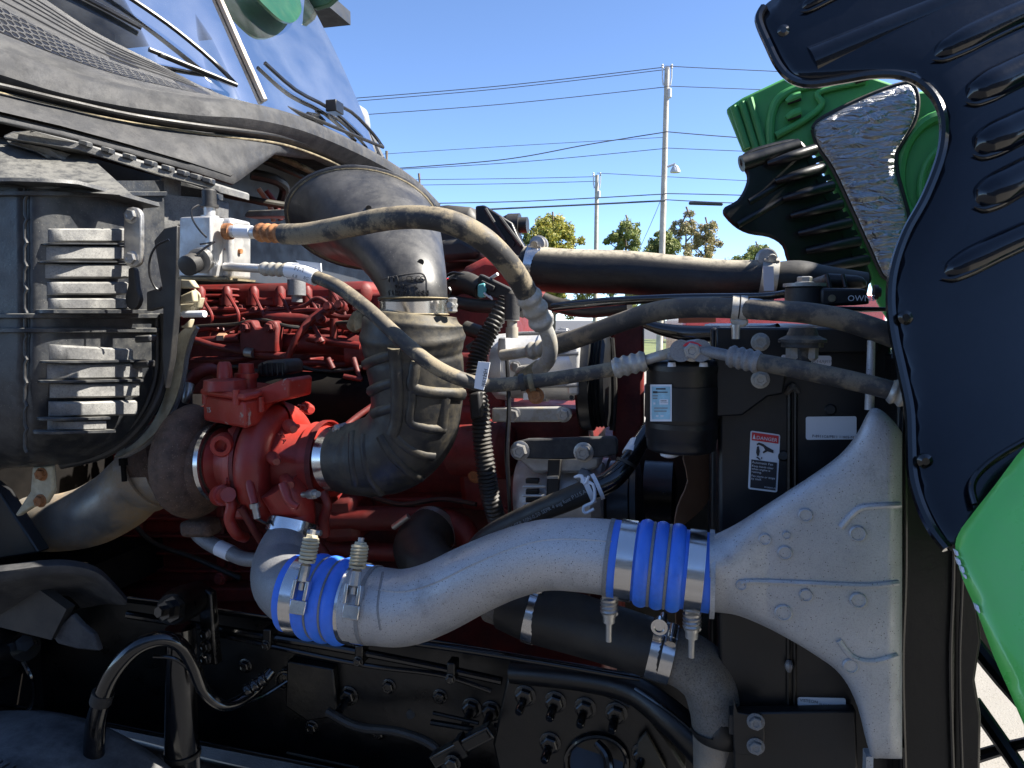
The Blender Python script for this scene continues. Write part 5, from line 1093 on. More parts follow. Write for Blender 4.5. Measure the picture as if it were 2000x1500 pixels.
m = MB(); m.tube([(572, 1022, 1.15, 40), (566, 1046, 1.14, 43), (556, 1078, 1.11, 51), (550, 1110, 1.08, 57), (558, 1138, 1.045, 63), (584, 1156, 1.02, 68), (620, 1166, 1.01, 70)], 36, 8); part('elbow_body', m, m_grey, oe, sharp=70)
a = S(574, 1018, 1.15); b = S(567, 1044, 1.14); m = MB(); m.band(a, b, 47 * mpp(a), .002, 44); ck = part('hose_clamp', m, m_steel, oe)
m = MB(); p = S(612, 1040, 1.10); m.lathe(p - E1 * .01, p + E1 * .014, [(0, .005), (1, .005)], 10); part('clamp_screw', m, m_zinc, ck)
# ================================================================ radiator hoses
uh = thing('upper_radiator_hose', 'wide black hose with dusty top crossing above the compressor', 'radiator hose', S(1260, 560, 1.55))
m = MB(); m.tube([(1030, 520, 1.58, 44), (1060, 526, 1.57, 43), (1120, 530, 1.56, 43), (1220, 532, 1.55, 42), (1320, 541, 1.53, 42), (1420, 548, 1.5, 40), (1500, 545, 1.48, 38)], 36, 8); part('hose_body', m, m_radh, uh, sharp=70)
for x, y, v, rp, hx, hy in ((1044, 524, 1.575, 44, 1052, 478), (1500, 546, 1.48, 39, 1497, 505)):
    c = S(x, y, v); o = wormclamp(uh, c, S(x + 10, y + 1, v) - c, rp * mpp(c), .030, m_steel if x < 1100 else m_dalu, EZ - E2 * .3)
    p = S(hx, hy, v); m = MB(); m.lathe(p - E2 * .02, p + E2 * .015, [(0, .005), (.05, .016), (.4, .016), (.45, .02), (.8, .02), (1, .01)], 18); part('clamp_screw', m, m_zinc, o)
m = MB(); m.plate([(1490, 520), (1511, 520), (1512, 568), (1492, 568)], 1.43, .002); part('paper_label', m, m_white, uh)
m = MB(); m.tube([(1512, 546, 1.48, 34), (1560, 545, 1.48, 36), (1610, 552, 1.48, 33), (1690, 560, 1.48, 28)], 24); part('radiator_neck', m, m_black, uh)
lh = thing('lower_radiator_hose', 'thick black hose under the silver pipe with steel clamps', 'radiator hose', S(1150, 1260, 1.1))
m = MB(); m.tube([(985, 1178, 1.16, 50), (1050, 1198, 1.15, 58), (1150, 1226, 1.13, 58), (1250, 1258, 1.11, 57), (1310, 1278, 1.1, 56)], 32, 8); part('hose_body', m, m_rubber, lh, sharp=70)
m = MB(); m.tube([(960, 1172, 1.17, 42), (1020, 1190, 1.155, 46)], 24, 1); part('water_outlet', m, m_dirtal, lh)
for x, y, v, rp in ((1044, 1197, 1.15, 58), (1280, 1268, 1.105, 57), (1302, 1275, 1.10, 57)):
    c = S(x, y, v); ax = S(x + 10, y + 3, v) - c
    hd = -E2 * .65 + EZ if x > 1290 else -E2 * .2 + EZ
    wormclamp(lh, c, ax, rp * mpp(c), .018, m_steel, hd)
p = S(1288, 1222, 1.06); m = MB(); m.lathe(p + E2 * .012, p - E2 * .006, [(0, .010), (.8, .010), (.8, .012), (1, .012), (1, .008), (.8, .007)], 20); part('clamp_screw', m, m_steel, lh)
lp = thing('lower_coolant_pipe', 'dusty grey cast elbow pipe leading the lower hose downward', 'coolant pipe', S(1385, 1400, 1.1))
m = MB(); m.tube([(1300, 1275, 1.1, 52), (1350, 1295, 1.1, 56), (1385, 1330, 1.1, 56), (1398, 1380, 1.1, 52), (1400, 1420, 1.1, 48)], 28, 8); part('elbow', m, m_dirtal, lp, sharp=70)
m = MB(); m.tube([(1350, 1396, 1.1, 6), (1400, 1402, 1.1, 52), (1401, 1432, 1.1, 52), (1400, 1440, 1.1, 44)], 28, 2); part('rubber_sleeve', m, m_rubber, lp)
m = MB(); m.tube([(1400, 1430, 1.11, 46), (1402, 1520, 1.12, 46)], 24, 1); part('lower_tube', m, m_exh, lp)
p0 = S(1432, 1402, 1.06); m = MB(); m.box(p0, E1 * .006, E2 * .02, EZ * .014); part('clamp_ear', m, m_black, lp)
# heater hose with spring clip
hh = thing('heater_hose', 'black printed hose with a white spring clip in front of the alternator', 'hose', S(1100, 990, 1.1))
m = MB(); m.tube([(925, 1065, 1.17, 12), (945, 1052, 1.16, 18), (985, 1030, 1.14, 21), (1060, 995, 1.12, 22), (1110, 975, 1.11, 23), (1150, 958, 1.11, 23)], 18, 8); part('hose_body', m, m_rubber, hh)
m = MB(); m.tube([(1140, 962, 1.11, 20), (1190, 940, 1.12, 21), (1225, 905, 1.14, 19), (1250, 865, 1.17, 17), (1275, 830, 1.2, 16)], 18, 8); part('pipe_end', m, m_gloss, hh)
m = MB(); m.tube([(1232, 890, 1.15, 18.5), (1246, 867, 1.17, 17.8)], 16, 1); part('paper_label', m, m_white, hh)
m = MB(); m.tube([(1221, 908, 1.138, 21), (1224, 902, 1.14, 21)], 16, 1); part('bead', m, m_rubber, hh)
c = S(1152, 957, 1.11); ax = (S(1175, 947, 1.115) - c).normalized()
m = MB(); m.band(c - ax * .006, c + ax * .002, .0195, .0015, 28); m.band(c + ax * .010, c + ax * .016, .0195, .0015, 28); sc_ = part('spring_clip', m, m_white, hh)
m = MB(); m.tube([(1135, 940, 1.085, 3.2), (1158, 946, 1.08, 3.2), (1160, 978, 1.08, 3.2), (1140, 990, 1.08, 3.2), (1143, 1002, 1.08, 3), (1160, 994, 1.08, 3)], 6, 3); part('clip_wire', m, m_white, sc_)
m = MB(); m.tube([(1122, 932, 1.09, 2.6), (1136, 930, 1.085, 4), (1142, 945, 1.08, 4), (1150, 930, 1.08, 3)], 6, 3); part('clip_wire', m, m_white, sc_)
p0 = S(975, 1052, 1.128); text(hh, '7362-6081 FTR 50N-0.50 SEPR 4 avg fuse P.U.S.A', S(968, 1049, 1.105), S(1120, 975, 1.085) - S(968, 1049, 1.105), EZ, .0085, m_grey)
# black coolant elbow in front of the block
ce = thing('coolant_elbow', 'matte black rubber elbow low on the engine with a silver clamp', 'rubber elbow', S(820, 1080, 1.3))
m = MB(); m.tube([(850, 1030, 1.42, 46), (832, 1048, 1.38, 50), (820, 1072, 1.34, 52), (838, 1100, 1.3, 50), (872, 1122, 1.28, 44)], 28, 8); part('elbow_body', m, m_rubber, ce)
c = S(846, 1036, 1.41); wormclamp(ce, c, S(832, 1052, 1.38) - c, 49 * mpp(c), .014, m_zinc, -E1 + EZ * .4)
m = MB(); m.tube([(768, 1030, 1.33, 6), (798, 1008, 1.33, 6)], 10, 1); part('clamp_screw', m, m_zinc, ce)
# ================================================================ receiver drier
dy = thing('receiver_drier', 'black drier canister with light blue sticker and metal top block', 'drier canister', S(1330, 885, 1.05))
DV = 1.08; c = S(1330, 880, DV); t_ = Vector((c.x, c.y, S(1330, 703, DV).z)); kd = mpp(c)
m = MB(); m.lathe(c, t_, [(0, 30 * kd), (.0, 56 * kd), (.02, 64 * kd), (.05, 66 * kd), (.14, 67 * kd), (.15, 69 * kd), (.90, 69 * kd), (.93, 70 * kd), (.97, 68 * kd), (1, 60 * kd)], 56); part('canister', m, m_satin, dy, sharp=50)
def strapband(y0, y1, r, name):
    a = Vector((c.x, c.y, S(1330, y1, DV).z)); b = Vector((c.x, c.y, S(1330, y0, DV).z)); m = MB(); m.band(a, b, r * kd, .0015, 56); part(name, m, m_satin, dy)
strapband(752, 814, 69.5, 'strap'); strapband(822, 832, 67.6, 'bead'); strapband(712, 722, 69.4, 'bead')
def oncan(x, y, off):            # point of the canister front
    d = ray(x, y); o = CAM - c; r = 69.6 * kd + off
    A_ = d.x ** 2 + d.y ** 2; B_ = 2 * (o.x * d.x + o.y * d.y); C_ = o.x ** 2 + o.y ** 2 - r * r
    t = (-B_ - math.sqrt(max(0, B_ * B_ - 4 * A_ * C_))) / (2 * A_); return CAM + d * t
def canpatch(x0, x1, y0, y1, off, mat, name, par):
    m = MB(); m.grid(lambda s, t: oncan(x0 + (x1 - x0) * s, y0 + (y1 - y0) * t, off), 8, 2); return part(name, m, mat, par)
st = canpatch(1270, 1312, 751, 823, .0026, m_white, 'sticker', dy)
canpatch(1273, 1309, 755, 819, .0032, m_sky, 'sticker_print', st)
for x0, x1, y0, y1, mt in ((1281, 1300, 758, 761, m_ink), (1275, 1284, 764, 768, m_ink), (1284, 1304, 765, 767, m_ink), (1275, 1285, 772, 774, m_grey), (1275, 1284, 777, 779, m_grey), (1288, 1305, 780, 790, m_white), (1290, 1302, 782, 784, m_ink), (1290, 1304, 786, 787, m_ink), (1276, 1280, 786, 790, m_white), (1278, 1304, 796, 798, m_grey), (1278, 1302, 802, 804, m_grey), (1281, 1286, 811, 814, m_white), (1290, 1296, 811, 814, m_white)):
    canpatch(x0, x1, y0, y1, .0038, mt, 'print_line', st)
m = MB(); m.plate([(1302, 690), (1318, 682), (1340, 668), (1366, 664), (1390, 676), (1396, 690), (1388, 702), (1302, 704)], 1.02, .08); tk = part('top_block', m, m_grey, dy, bevel=.004)
m = MB(); m.tube([(1334, 676, 1.015, 4), (1350, 671, 1.014, 5), (1372, 676, 1.015, 4)], 8); part('paint_mark', m, m_dred, tk)
bolt(tk, S(1352, 685, 1.02), -E2, .0115, m_zinc)
for x in (1330, 1368):
    m = MB(); m.lathe(S(x, 685, 1.03), S(x, 685, 1.012), [(0, .015), (1, .015), (1, .011)], 20); part('port_ring', m, m_grey, tk)
for x in (1312, 1374):
    m = MB(); m.lathe(S(x, 716, 1.03), S(x, 708, 1.03), [(0, .006), (1, .005)], 10); part('relief_plug', m, m_white, dy)
m = MB(); m.lathe(S(1308, 893, 1.06), S(1308, 884, 1.06), [(0, .008), (.4, .013), (1, .013)], 14); part('drain_plug', m, m_white, dy)
# ================================================================ radiator stack
ra = thing('radiator', 'tall black radiator side with stickers behind the silver tank', 'radiator', S(1570, 1480, 1.1))
RV = 1.08
m = MB(); m.plate([(1402, 640), (1742, 640), (1748, 1560), (1404, 1560)], RV, 1.15); part('side_panel', m, m_satin, ra, bevel=.006)
m = MB(); m.plate([(1740, 690), (1790, 700), (1800, 1080), (1790, 1560), (1744, 1560)], RV - .03, 1.1); part('condenser_side', m, m_frame, ra, bevel=.004)
m = MB(); m.plate([(1752, 700), (1862, 700), (1868, 1080), (1864, 1560), (1756, 1560)], RV - .06, .9); part('front_rail', m, m_frame, ra, bevel=.004)
m = MB(); m.plate([(1862, 800), (1898, 1080), (1918, 1250), (1906, 1330), (1918, 1400), (1915, 1560), (1862, 1560)], RV - .05, .5); part('front_rail', m, m_frame, ra, bevel=.004)
for x, r in ((1766, 5), (1860, 4), (1878, 3)): tb(ra, 'rail_edge', [(x, 760, RV - .065, r), (x + 2, 1100, RV - .065, r), (x - 4, 1300, RV - .065, r), (x + 2, 1530, RV - .065, r)], m_gloss, 8)
for x, r in ((1542, 5), (1554, 4)): tb(ra, 'panel_channel', [(x, 765, RV - .002, r), (x - 2, 1400, RV - .002, r)], m_frame, 8, 1)
tb(ra, 'channel_cap', [(1535, 770, RV - .004, 4), (1548, 756, RV - .006, 8), (1562, 768, RV - .004, 4)], m_dusty2, 8)
m = MB(); m.plate([(1398, 640), (1720, 640), (1720, 690), (1560, 690), (1540, 700), (1530, 770), (1500, 775), (1450, 812), (1398, 814)], RV - .02, .02); bp_ = part('drier_bracket', m, m_satin, ra, bevel=.003)
for y in (668, 741): bolt(bp_, S(1485, y, RV - .02), -E2, .0098, m_dalu)
for x, y in ((1622, 800), (1530, 890)):
    m = MB(); m.lathe(S(x, y, RV), S(x, y, RV - .003), [(0, .006), (.5, .008), (1, .006), (1, .003)], 14); part('rivet', m, m_frame, ra)
# small brand plates and stickers, code left out
def label(par, x0, y0, x1, y1, v, skew=0):
    m = MB(); r = 4; P = []
    for (cx_, cy_, a0) in ((x0 + r, y0 + r, 180), (x1 - r, y0 + r + skew, 270), (x1 - r, y1 - r + skew, 0), (x0 + r, y1 - r, 90)):
        for k in range(4): a = R(a0 + 30 * k); P.append((cx_ + r * math.cos(a), cy_ + r * math.sin(a)))
    m.plate(P, v, .0012); return part('sticker', m, m_white, par)
s1 = label(ra, 1574, 814, 1673, 859, RV - .0015, -1); s1['label'] = 'plain white sticker with a line of fine print'
text(s1, 'P-8911C6/P811 11805-M-A1C-PA', S(1586, 854, RV - .0035), E1, EZ, .0052, m_ink)
s2 = label(ra, 1558, 1362, 1652, 1382, RV - .0015, 2)
text(s2, 'VISTEON', S(1562, 1370, RV - .0035), E1, EZ, .006, m_ink); text(s2, 'J5.14 PF98 4E13', S(1600, 1378, RV - .0035), E1, EZ, .005, m_ink)
s3 = label(ra, 1526, 693, 1624, 713, RV - .0215, 2)
text(s3, 'VISTEON', S(1530, 702, RV - .0235), E1, EZ, .006, m_ink); text(s3, '1-48C1-U1J/119', S(1575, 708, RV - .0235), E1, EZ, .005, m_ink)
# danger sticker, set slightly askew
m = MB(); dg = [(1466, 841), (1524, 849), (1518, 962), (1461, 955)]
def dq(s, t): 
    a = (dg[0][0] + (dg[1][0] - dg[0][0]) * s, dg[0][1] + (dg[1][1] - dg[0][1]) * s); b = (dg[3][0] + (dg[2][0] - dg[3][0]) * s, dg[3][1] + (dg[2][1] - dg[3][1]) * s)
    return (a[0] + (b[0] - a[0]) * t, a[1] + (b[1] - a[1]) * t)
def dpoly(P, v, mat, name, par):
    m = MB(); m.plate([dq(*p) for p in P], v, .001); return part(name, m, mat, par)
rc = []
for (cx_, cy_, a0) in ((.07, .035, 180), (.93, .035, 270), (.93, .965, 0), (.07, .965, 90)):
    for k in range(4): a = R(a0 + 30 * k); rc.append((cx_ + .07 * math.cos(a), cy_ + .035 * math.sin(a)))
ds = dpoly(rc, RV - .0015, m_white, 'danger_sticker', ra); ds['label'] = 'DANGER sticker with a hand and fan picture'
dpoly([(.05, .025), (.95, .025), (.95, .16), (.05, .16)], RV - .0027, m_dred, 'red_field', ds)
dpoly([(.07, .49), (.94, .49), (.94, .97), (.07, .97)], RV - .0027, m_ink, 'black_field', ds)
dpoly([(.24, .26), (.30, .25), (.34, .33), (.32, .41), (.26, .42), (.22, .36)], RV - .0027, m_ink, 'fan_picture', ds)
dpoly([(.22, .215), (.30, .185), (.44, .20), (.56, .235), (.80, .285), (.80, .335), (.60, .315), (.46, .36), (.44, .34), (.52, .30), (.46, .25), (.30, .22), (.24, .235)], RV - .0027, m_ink, 'hand_picture', ds)
dpoly([(.22, .44), (.34, .48), (.38, .47), (.28, .43)], RV - .0027, m_ink, 'fan_picture', ds); dpoly([(.40, .43), (.43, .43), (.43, .46), (.40, .46)], RV - .0027, m_ink, 'fan_picture', ds)
def dtext(s, a, t, size, mat=m_white):
    p = S(*dq(a, t), RV - .0042); q = S(*dq(a + .3, t), RV - .0042); text(ds, s, p, q - p, S(*dq(a, t - .2), RV - .0042) - p, size, mat)
dpoly([(.08, .135), (.13, .05), (.18, .135)], RV - .0035, m_white, 'warning_triangle', ds)
dtext('DANGER', .20, .132, .0069)
for s_, tt in (('Automatic Fan', .55), ('Keep hands clear', .61), ('when engine is', .66), ('running.', .71), ('Fan starts or stops', .78), ('by itself.', .83)): dtext(s_, .09, tt, .0042 if tt > .56 else .0048)
dtext('09 00065-00', .55, .945, .003)
# lower bracket
m = MB(); m.plate([(1432, 1396), (1440, 1392), (1672, 1388), (1676, 1500), (1640, 1560), (1434, 1560)], RV - .025, .02); part('lower_bracket', m, m_satin, ra, bevel=.003)
m = MB(); m.plate([(1432, 1392), (1436, 1370), (1441, 1392), (1480, 1398), (1492, 1412), (1492, 1460), (1482, 1474), (1444, 1474), (1434, 1462)], RV - .045, .012, 2); lb_ = part('pipe_bracket', m, m_satin, ra, bevel=.003)
for y in (1409, 1457): bolt(lb_, S(1476, y, RV - .045), -E2, .0095, m_grey)
m = MB(); m.tube([(1541, 1290, RV - .004, 5), (1541, 1300, RV - .008, 8), (1541, 1310, RV - .004, 5)], 8); part('channel_clip', m, m_grey, ra)
# upper mount and support rods
um = thing('radiator_mount', 'black rubber radiator mount with bolt where the support rod ends', 'radiator mount', S(1580, 690, 1.05))
q = S(1570, 594, 1.2); m = MB(); m.lathe(q, q + EZ * .026, [(0, .028), (.9, .028), (1, .025)], 28); part('rubber_bushing', m, m_black, um)
m = MB(); m.lathe(q + EZ * .026, q + EZ * .031, [(0, .031), (1, .031)], 28); part('washer', m, m_dalu, um); bolt(um, q + EZ * .031, EZ, .011, m_zinc)
m = MB(); m.plate([(1603, 562), (1692, 564), (1700, 594), (1603, 598)], 1.17, .09); bx_ = part('mount_bracket', m, m_satin, um, bevel=.004)
text(bx_, 'OWNS', S(1655, 588, 1.167), E1, EZ, .012, m_white); m = MB(); m.lathe(S(1625, 583, 1.172), S(1625, 583, 1.166), [(0, .006), (1, .005)], 12); part('bolt_hole', m, m_tan, bx_)
m = MB(); m.plate([(1530, 596), (1740, 600), (1740, 608), (1530, 604)], 1.14, .14); part('mount_shelf', m, m_satin, um, bevel=.002)
m = MB(); m.lathe(S(1706, 571, 1.2), S(1720, 571, 1.2), [(0, .011), (.6, .011), (.6, .007), (1, .007)], 12); part('pin', m, m_black, um)
m = MB(); m.plate([(1608, 532), (1690, 538), (1700, 562), (1608, 562)], 1.25, .2); part('tank_top', m, m_black, um, bevel=.015)
for x in (1615, 1646): tb(um, 'tank_rib', [(x, 536, 1.24, 4), (x + 6, 562, 1.235, 4)], m_black, 8, 1)
c3 = S(1568, 640, 1.02); m = MB(); m.lathe(c3, c3 + EZ * -.05, [(0, .016), (.2, .02), (.3, .03), (.38, .03), (.38, .026), (.5, .026), (.5, .012), (1, .011)], 18); part('lower_stud', m, m_dusty2, um)
for dx in (-.009, .009):
    m = MB(); m.lathe(c3 + E1 * dx - EZ * .026, c3 + E1 * dx - EZ * .042, [(0, .011), (.8, .011), (1, .008)], 6); part('lower_nut', m, m_dalu, um)
def rod(label, pts, mat, seg=14):
    m = MB(); m.tube(pts, seg); return tag(part('support_rod', m, mat), label, 'rod')
rod('glossy black support rod running to the radiator mount bushing', [(1080, 600, 1.45, 9), (1180, 590, 1.4, 9), (1320, 582, 1.32, 8), (1480, 579, 1.25, 7), (1535, 574, 1.22, 8), (1560, 572, 1.2, 10)], m_gloss)
rod('thick black rod directly under the upper radiator hose', [(1060, 584, 1.5, 14), (1090, 596, 1.5, 15), (1150, 606, 1.49, 15), (1230, 600, 1.46, 13)], m_rubber)
rod('bright chrome tube curving below the discharge hose', [(1258, 632, 1.3, 9), (1300, 645, 1.28, 13), (1360, 652, 1.25, 16), (1480, 650, 1.2, 14), (1520, 640, 1.18, 9)], m_gloss)
m = MB(); m.plate([(1325, 616), (1398, 616), (1398, 630), (1325, 631)], 1.35, .05); tag(part('orange_tank', m, M('orange_plastic', (.42, .12, .05), .5)), 'orange-brown plastic strip glimpsed under the discharge hose', 'plastic strip')
# far side things glimpsed between fan bracket and drier
# ================================================================ charge air cooler tank
ct = thing('charge_air_cooler', 'large silver fan-shaped charge air cooler tank with cast ribs', 'charge air cooler', S(1720, 1480, .98))
TOP = [(1386,1044),(1400,1042),(1440,1022),(1490,990),(1540,958),(1590,925),(1640,888),(1672,850),(1690,815),(1702,798),(1720,800),(1745,822),(1766,852)]
BOT = [(1386,1196),(1400,1196),(1440,1202),(1490,1222),(1540,1248),(1590,1278),(1640,1316),(1672,1372),(1690,1440),(1702,1478),(1720,1481),(1745,1482),(1756,1482)]
TV0 = 1.0
def lerpx(A, x):
    for (a, b), (c_, d_) in zip(A, A[1:]):
        if a <= x <= c_: return b + (d_ - b) * (x - a) / (c_ - a)
    return A[-1][1] if x > A[-1][0] else A[0][1]
XS = [1386 + (1762 - 1386) * i / 60 for i in range(61)]
tops = [p for p in cr(TOP, 5)]; bots = [p for p in cr(BOT, 5)]
def depth(x):
    t = (x - 1386) / 376; return .052 * (1 - min(1, t / .30)) + .034 * min(1, t / .30)
def expn(x): return 2.0 + 3.0 * min(1, max(0, (x - 1420) / 120))
def cacv(x, y):
    a, b = lerpx(tops, x), lerpx(bots, x); mid = (a + b) / 2; hh_ = max(1, (b - a) / 2); q = min(.999, abs(y - mid) / hh_); e = expn(x)
    edge = min(1, max(0, (1766 - x) / 26)) ** .5 if x > 1740 else 1
    return TV0 - depth(x) * (1 - q ** e) ** (1 / e) * (.35 + .65 * edge)
rg = []
for x in XS:
    a, b = lerpx(tops, x), lerpx(bots, x); ring = []
    for j in range(40):
        t = .5 - .5 * math.cos(math.pi * j / 39); y = a + (b - a) * t; ring.append(S(x, y, cacv(x, y)))
    for j in range(12):
        t = 1 - j / 11; y = a + (b - a) * t; ring.append(S(x, y, TV0 + .045 * math.sin(math.pi * j / 11)))
    rg.append(ring)
m = MB(); m.rings(rg); tank = part('tank_casting', m, m_tank, ct, sharp=50)
def cacp(x, y, o=.0): return S(x, y, cacv(x, y) - o)
for pts in ([(1446, 1138), (1470, 1135), (1560, 1138), (1640, 1142), (1700, 1143), (1752, 1138)], [(1642, 1030), (1660, 1008), (1680, 992), (1710, 988), (1756, 986)], [(1638, 1250), (1660, 1278), (1685, 1290), (1715, 1290), (1750, 1280)]):
    q = cr(pts, 6); m = MB(); m.sweep([cacp(x, y, -.0005) for x, y in q], [.0042] * len(q), 8); part('cast_rib', m, m_tank, tank)
for x, y, r in ((1573, 1006, 14), (1494, 1053, 12), (1533, 1079, 14), (1675, 1042, 16), (1574, 1162, 13), (1676, 1172, 16), (1530, 1196, 17), (1661, 1300, 15), (1448, 1142, 11), (1536, 1045, 8)):
    p = cacp(x, y); m = MB(); m.lathe(p + E2 * .003, p - E2 * .0034, [(0, r * mpp(p)), (.75, r * mpp(p)), (1, r * mpp(p) * .86), (1, r * mpp(p) * .78), (.8, r * mpp(p) * .72), (.8, 0.0005)], 24); part('cast_boss', m, m_tank, tank, sharp=30)
m = MB(); m.tube([(1702, 665, 1.0, 7), (1698, 800, 1.0, 9)], 12, 1); part('side_flange', m, m_tank, ct)
m = MB(); m.plate([(1692, 1478), (1706, 1478), (1704, 1560), (1690, 1560)], .985, .02); part('side_flange', m, m_tank, ct)
endring(1386, 1120, 1400, 1121, TV0, 79, m_tank, 'neck_bead', ct, .006, .004)
# ================================================================ fan and shroud
fa = thing('cooling_fan', 'brown plastic cooling fan blade seen below the drier', 'fan', S(1350, 1000, 1.45))
for P in ([(1335, 880), (1398, 870), (1398, 940), (1380, 985), (1350, 1015), (1318, 1035), (1322, 990), (1342, 940)], [(1318, 1180), (1340, 1150), (1350, 1290), (1330, 1330)]):
    m = MB(); P2 = cr(P, 3, True); m.prism([S(x, y, 1.30 + (x - 1330) * .0012) for x, y in P2], E2 * .012); part('fan_blade', m, m_brown, fa, bevel=.003)
c = S(1290, 960, 1.95); m = MB(); m.lathe(c - E1 * .05, c + E1 * .04, [(0, .03), (.1, .08), (.9, .08), (1, .04)], 32); part('fan_hub', m, m_frame, fa)
sh = thing('fan_shroud', 'olive-black fan shroud panel between engine and radiator', 'fan shroud', S(1370, 1300, 1.3))
m = MB(); m.plate([(1325, 1010), (1402, 960), (1402, 1270), (1380, 1292), (1325, 1290)], 1.5, .05); part('shroud_side', m, m_olive, sh, bevel=.004)
m = MB(); m.plate([(1195, 850), (1402, 850), (1402, 1320), (1195, 1320)], 2.05, .03); part('shroud_back', m, m_olive, sh)
m = MB(); m.plate([(1388, 640), (1404, 640), (1404, 1500), (1388, 1500)], 1.2, 1.0); part('shroud_rim', m, m_satin, sh, bevel=.004)
# ================================================================ chassis
fr_ = thing('frame_rail', 'black chassis frame rail with bolts below the charge pipe', 'frame rail', W(-.3, 1.4, .7))
FV = 1.32
m = MB(); m.plate([(-200, 1120), (300, 1178), (820, 1252), (1250, 1322), (1420, 1352), (1420, 1700), (1100, 1600), (700, 1512), (120, 1396), (-200, 1340)], FV, .012); web = part('web', m, m_frame, fr_, bevel=.003)
m = MB(); P = [(-200, 1112), (300, 1170), (820, 1244), (1260, 1318)]; m.prism([S(*p, FV - .07) for p in P] + [S(*p, FV) for p in P[::-1]], (0, 0, -.008)); part('top_flange', m, m_gloss, fr_, bevel=.003)
m = MB(); P = [(-200, 1335), (120, 1392), (700, 1508), (1100, 1596)]; m.prism([S(*p, FV - .08) for p in P] + [S(*p, FV) for p in P[::-1]], (0, 0, -.008)); part('bottom_flange', m, m_frame, fr_, bevel=.003)
tb(fr_, 'air_line', [(760, 1250, 1.2, 6), (900, 1268, 1.2, 7), (1100, 1300, 1.2, 7), (1250, 1326, 1.2, 8)], m_gloss, 12)
for x, y in ((682, 1358), (922, 1382), (960, 1388)):
    c = S(x, y, FV); bolt(fr_, c, -E2, .016, m_gloss); m = MB(); m.lathe(c, c - E2 * .045 - EZ * .01, [(0, .008), (1, .008)], 10); part('bolt_shank', m, m_gloss, fr_)
m = MB(); m.lathe(S(802, 1395, FV), S(802, 1395, FV - .004), [(0, .009), (1, .009)], 14); part('frame_plug', m, m_olive, fr_)
for pts in ([(846, 1392, 1.25, 4), (935, 1412, 1.25, 4)], [(842, 1410, 1.25, 6), (925, 1424, 1.25, 6)], [(965, 1416, 1.25, 5), (985, 1420, 1.25, 5)]): tb(fr_, 'step_rail', pts, m_gloss, 8, 1)
for pts, r in (([(250, 1200, 1.27, 8), (450, 1232, 1.27, 8), (640, 1262, 1.27, 8), (820, 1296, 1.27, 8), (980, 1330, 1.27, 8)], 0), ([(430, 1240, 1.26, 5), (560, 1268, 1.26, 5), (720, 1300, 1.26, 5), (860, 1318, 1.26, 5), (960, 1350, 1.26, 5)], 0)):
    tb(fr_, 'brake_line', pts, m_gloss, 10)
for x, y in ((520, 1246), (700, 1278), (880, 1312)):
    pl(fr_, 'line_clip', [(x - 8, y - 18), (x + 8, y - 16), (x + 8, y + 22), (x - 8, y + 20)], 1.255, .03, m_frame, .003); bolt(fr_, S(x, y + 14, 1.255), -E2, .008, m_gloss)
for x, y in ((480, 1300), (560, 1320), (610, 1420), (740, 1430), (760, 1340), (860, 1360)): bolt(fr_, S(x, y, FV), -E2, .012, m_gloss)
pl(fr_, 'rail_bracket', [(560, 1290), (650, 1306), (660, 1400), (600, 1410), (556, 1380)], 1.3, .02, m_frame, .004)
tb(fr_, 'air_hose', [(640, 1390, 1.27, 9), (700, 1420, 1.26, 9), (780, 1430, 1.25, 9), (850, 1460, 1.24, 9), (880, 1520, 1.23, 9)], m_rubber, 10)
tb(fr_, 'drip_edge', [(560, 1470, 1.26, 2.5), (700, 1500, 1.26, 2.5)], m_olive, 6, 1)
# gusset casting with bolt circle
gu = thing('spring_bracket', 'black suspension bracket casting with shiny bolts at the bottom', 'bracket', S(1150, 1500, 1.2))
m = MB(); m.plate([(985, 1345), (1010, 1322), (1120, 1330), (1200, 1350), (1240, 1378), (1300, 1440), (1330, 1560), (985, 1560)], 1.24, .04, 2); part('casting', m, m_frame, gu, bevel=.005)
tb(gu, 'cast_edge', [(1000, 1326, 1.235, 4), (1090, 1336, 1.235, 4), (1170, 1352, 1.235, 4), (1230, 1380, 1.235, 4)], m_gloss, 8)
for x, y in ((1026, 1358), (1085, 1370), (1143, 1382), (1204, 1392), (1075, 1450), (1255, 1472)):
    c = S(x, y, 1.24); b_ = bolt(gu, c, -E2, .0155, m_gloss); m = MB(); d_ = (-E2 * .9 - EZ * .35 - E1 * .1).normalized(); m.lathe(c, c + d_ * .04, [(0, .008), (.9, .008), (1, .006)], 12); part('bolt_end', m, m_gloss, gu)
m = MB(); P = [S(1165 + 60 * math.cos(a), 1490 + 52 * math.sin(a), 1.235) for a in [2 * math.pi * k / 39 for k in range(40)]]; m.sweep(P, [.005] * 40, 8); part('hole_rim', m, m_gloss, gu)
m = MB(); m.lathe(S(1165, 1490, 1.239), S(1165, 1490, 1.232), [(0, .046), (1, .046)], 30); part('hole', m, m_arm, gu)
tb(gu, 'hose_end', [(1165, 1450, 1.22, 8), (1185, 1475, 1.21, 10), (1190, 1510, 1.2, 10)], m_gloss, 10)
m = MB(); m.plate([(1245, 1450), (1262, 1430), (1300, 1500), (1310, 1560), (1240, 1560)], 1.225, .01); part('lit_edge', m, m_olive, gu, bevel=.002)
cb2 = thing('front_crossmember', 'curved black chassis arm sweeping down to the right', 'chassis arm', S(1350, 1450, 1.15))
m = MB(); m.tube([(1000, 1312, 1.24, 22), (1140, 1326, 1.22, 24), (1240, 1350, 1.2, 28), (1320, 1410, 1.17, 34), (1400, 1490, 1.15, 38), (1450, 1560, 1.14, 40)], 16); part('arm', m, m_frame, cb2)
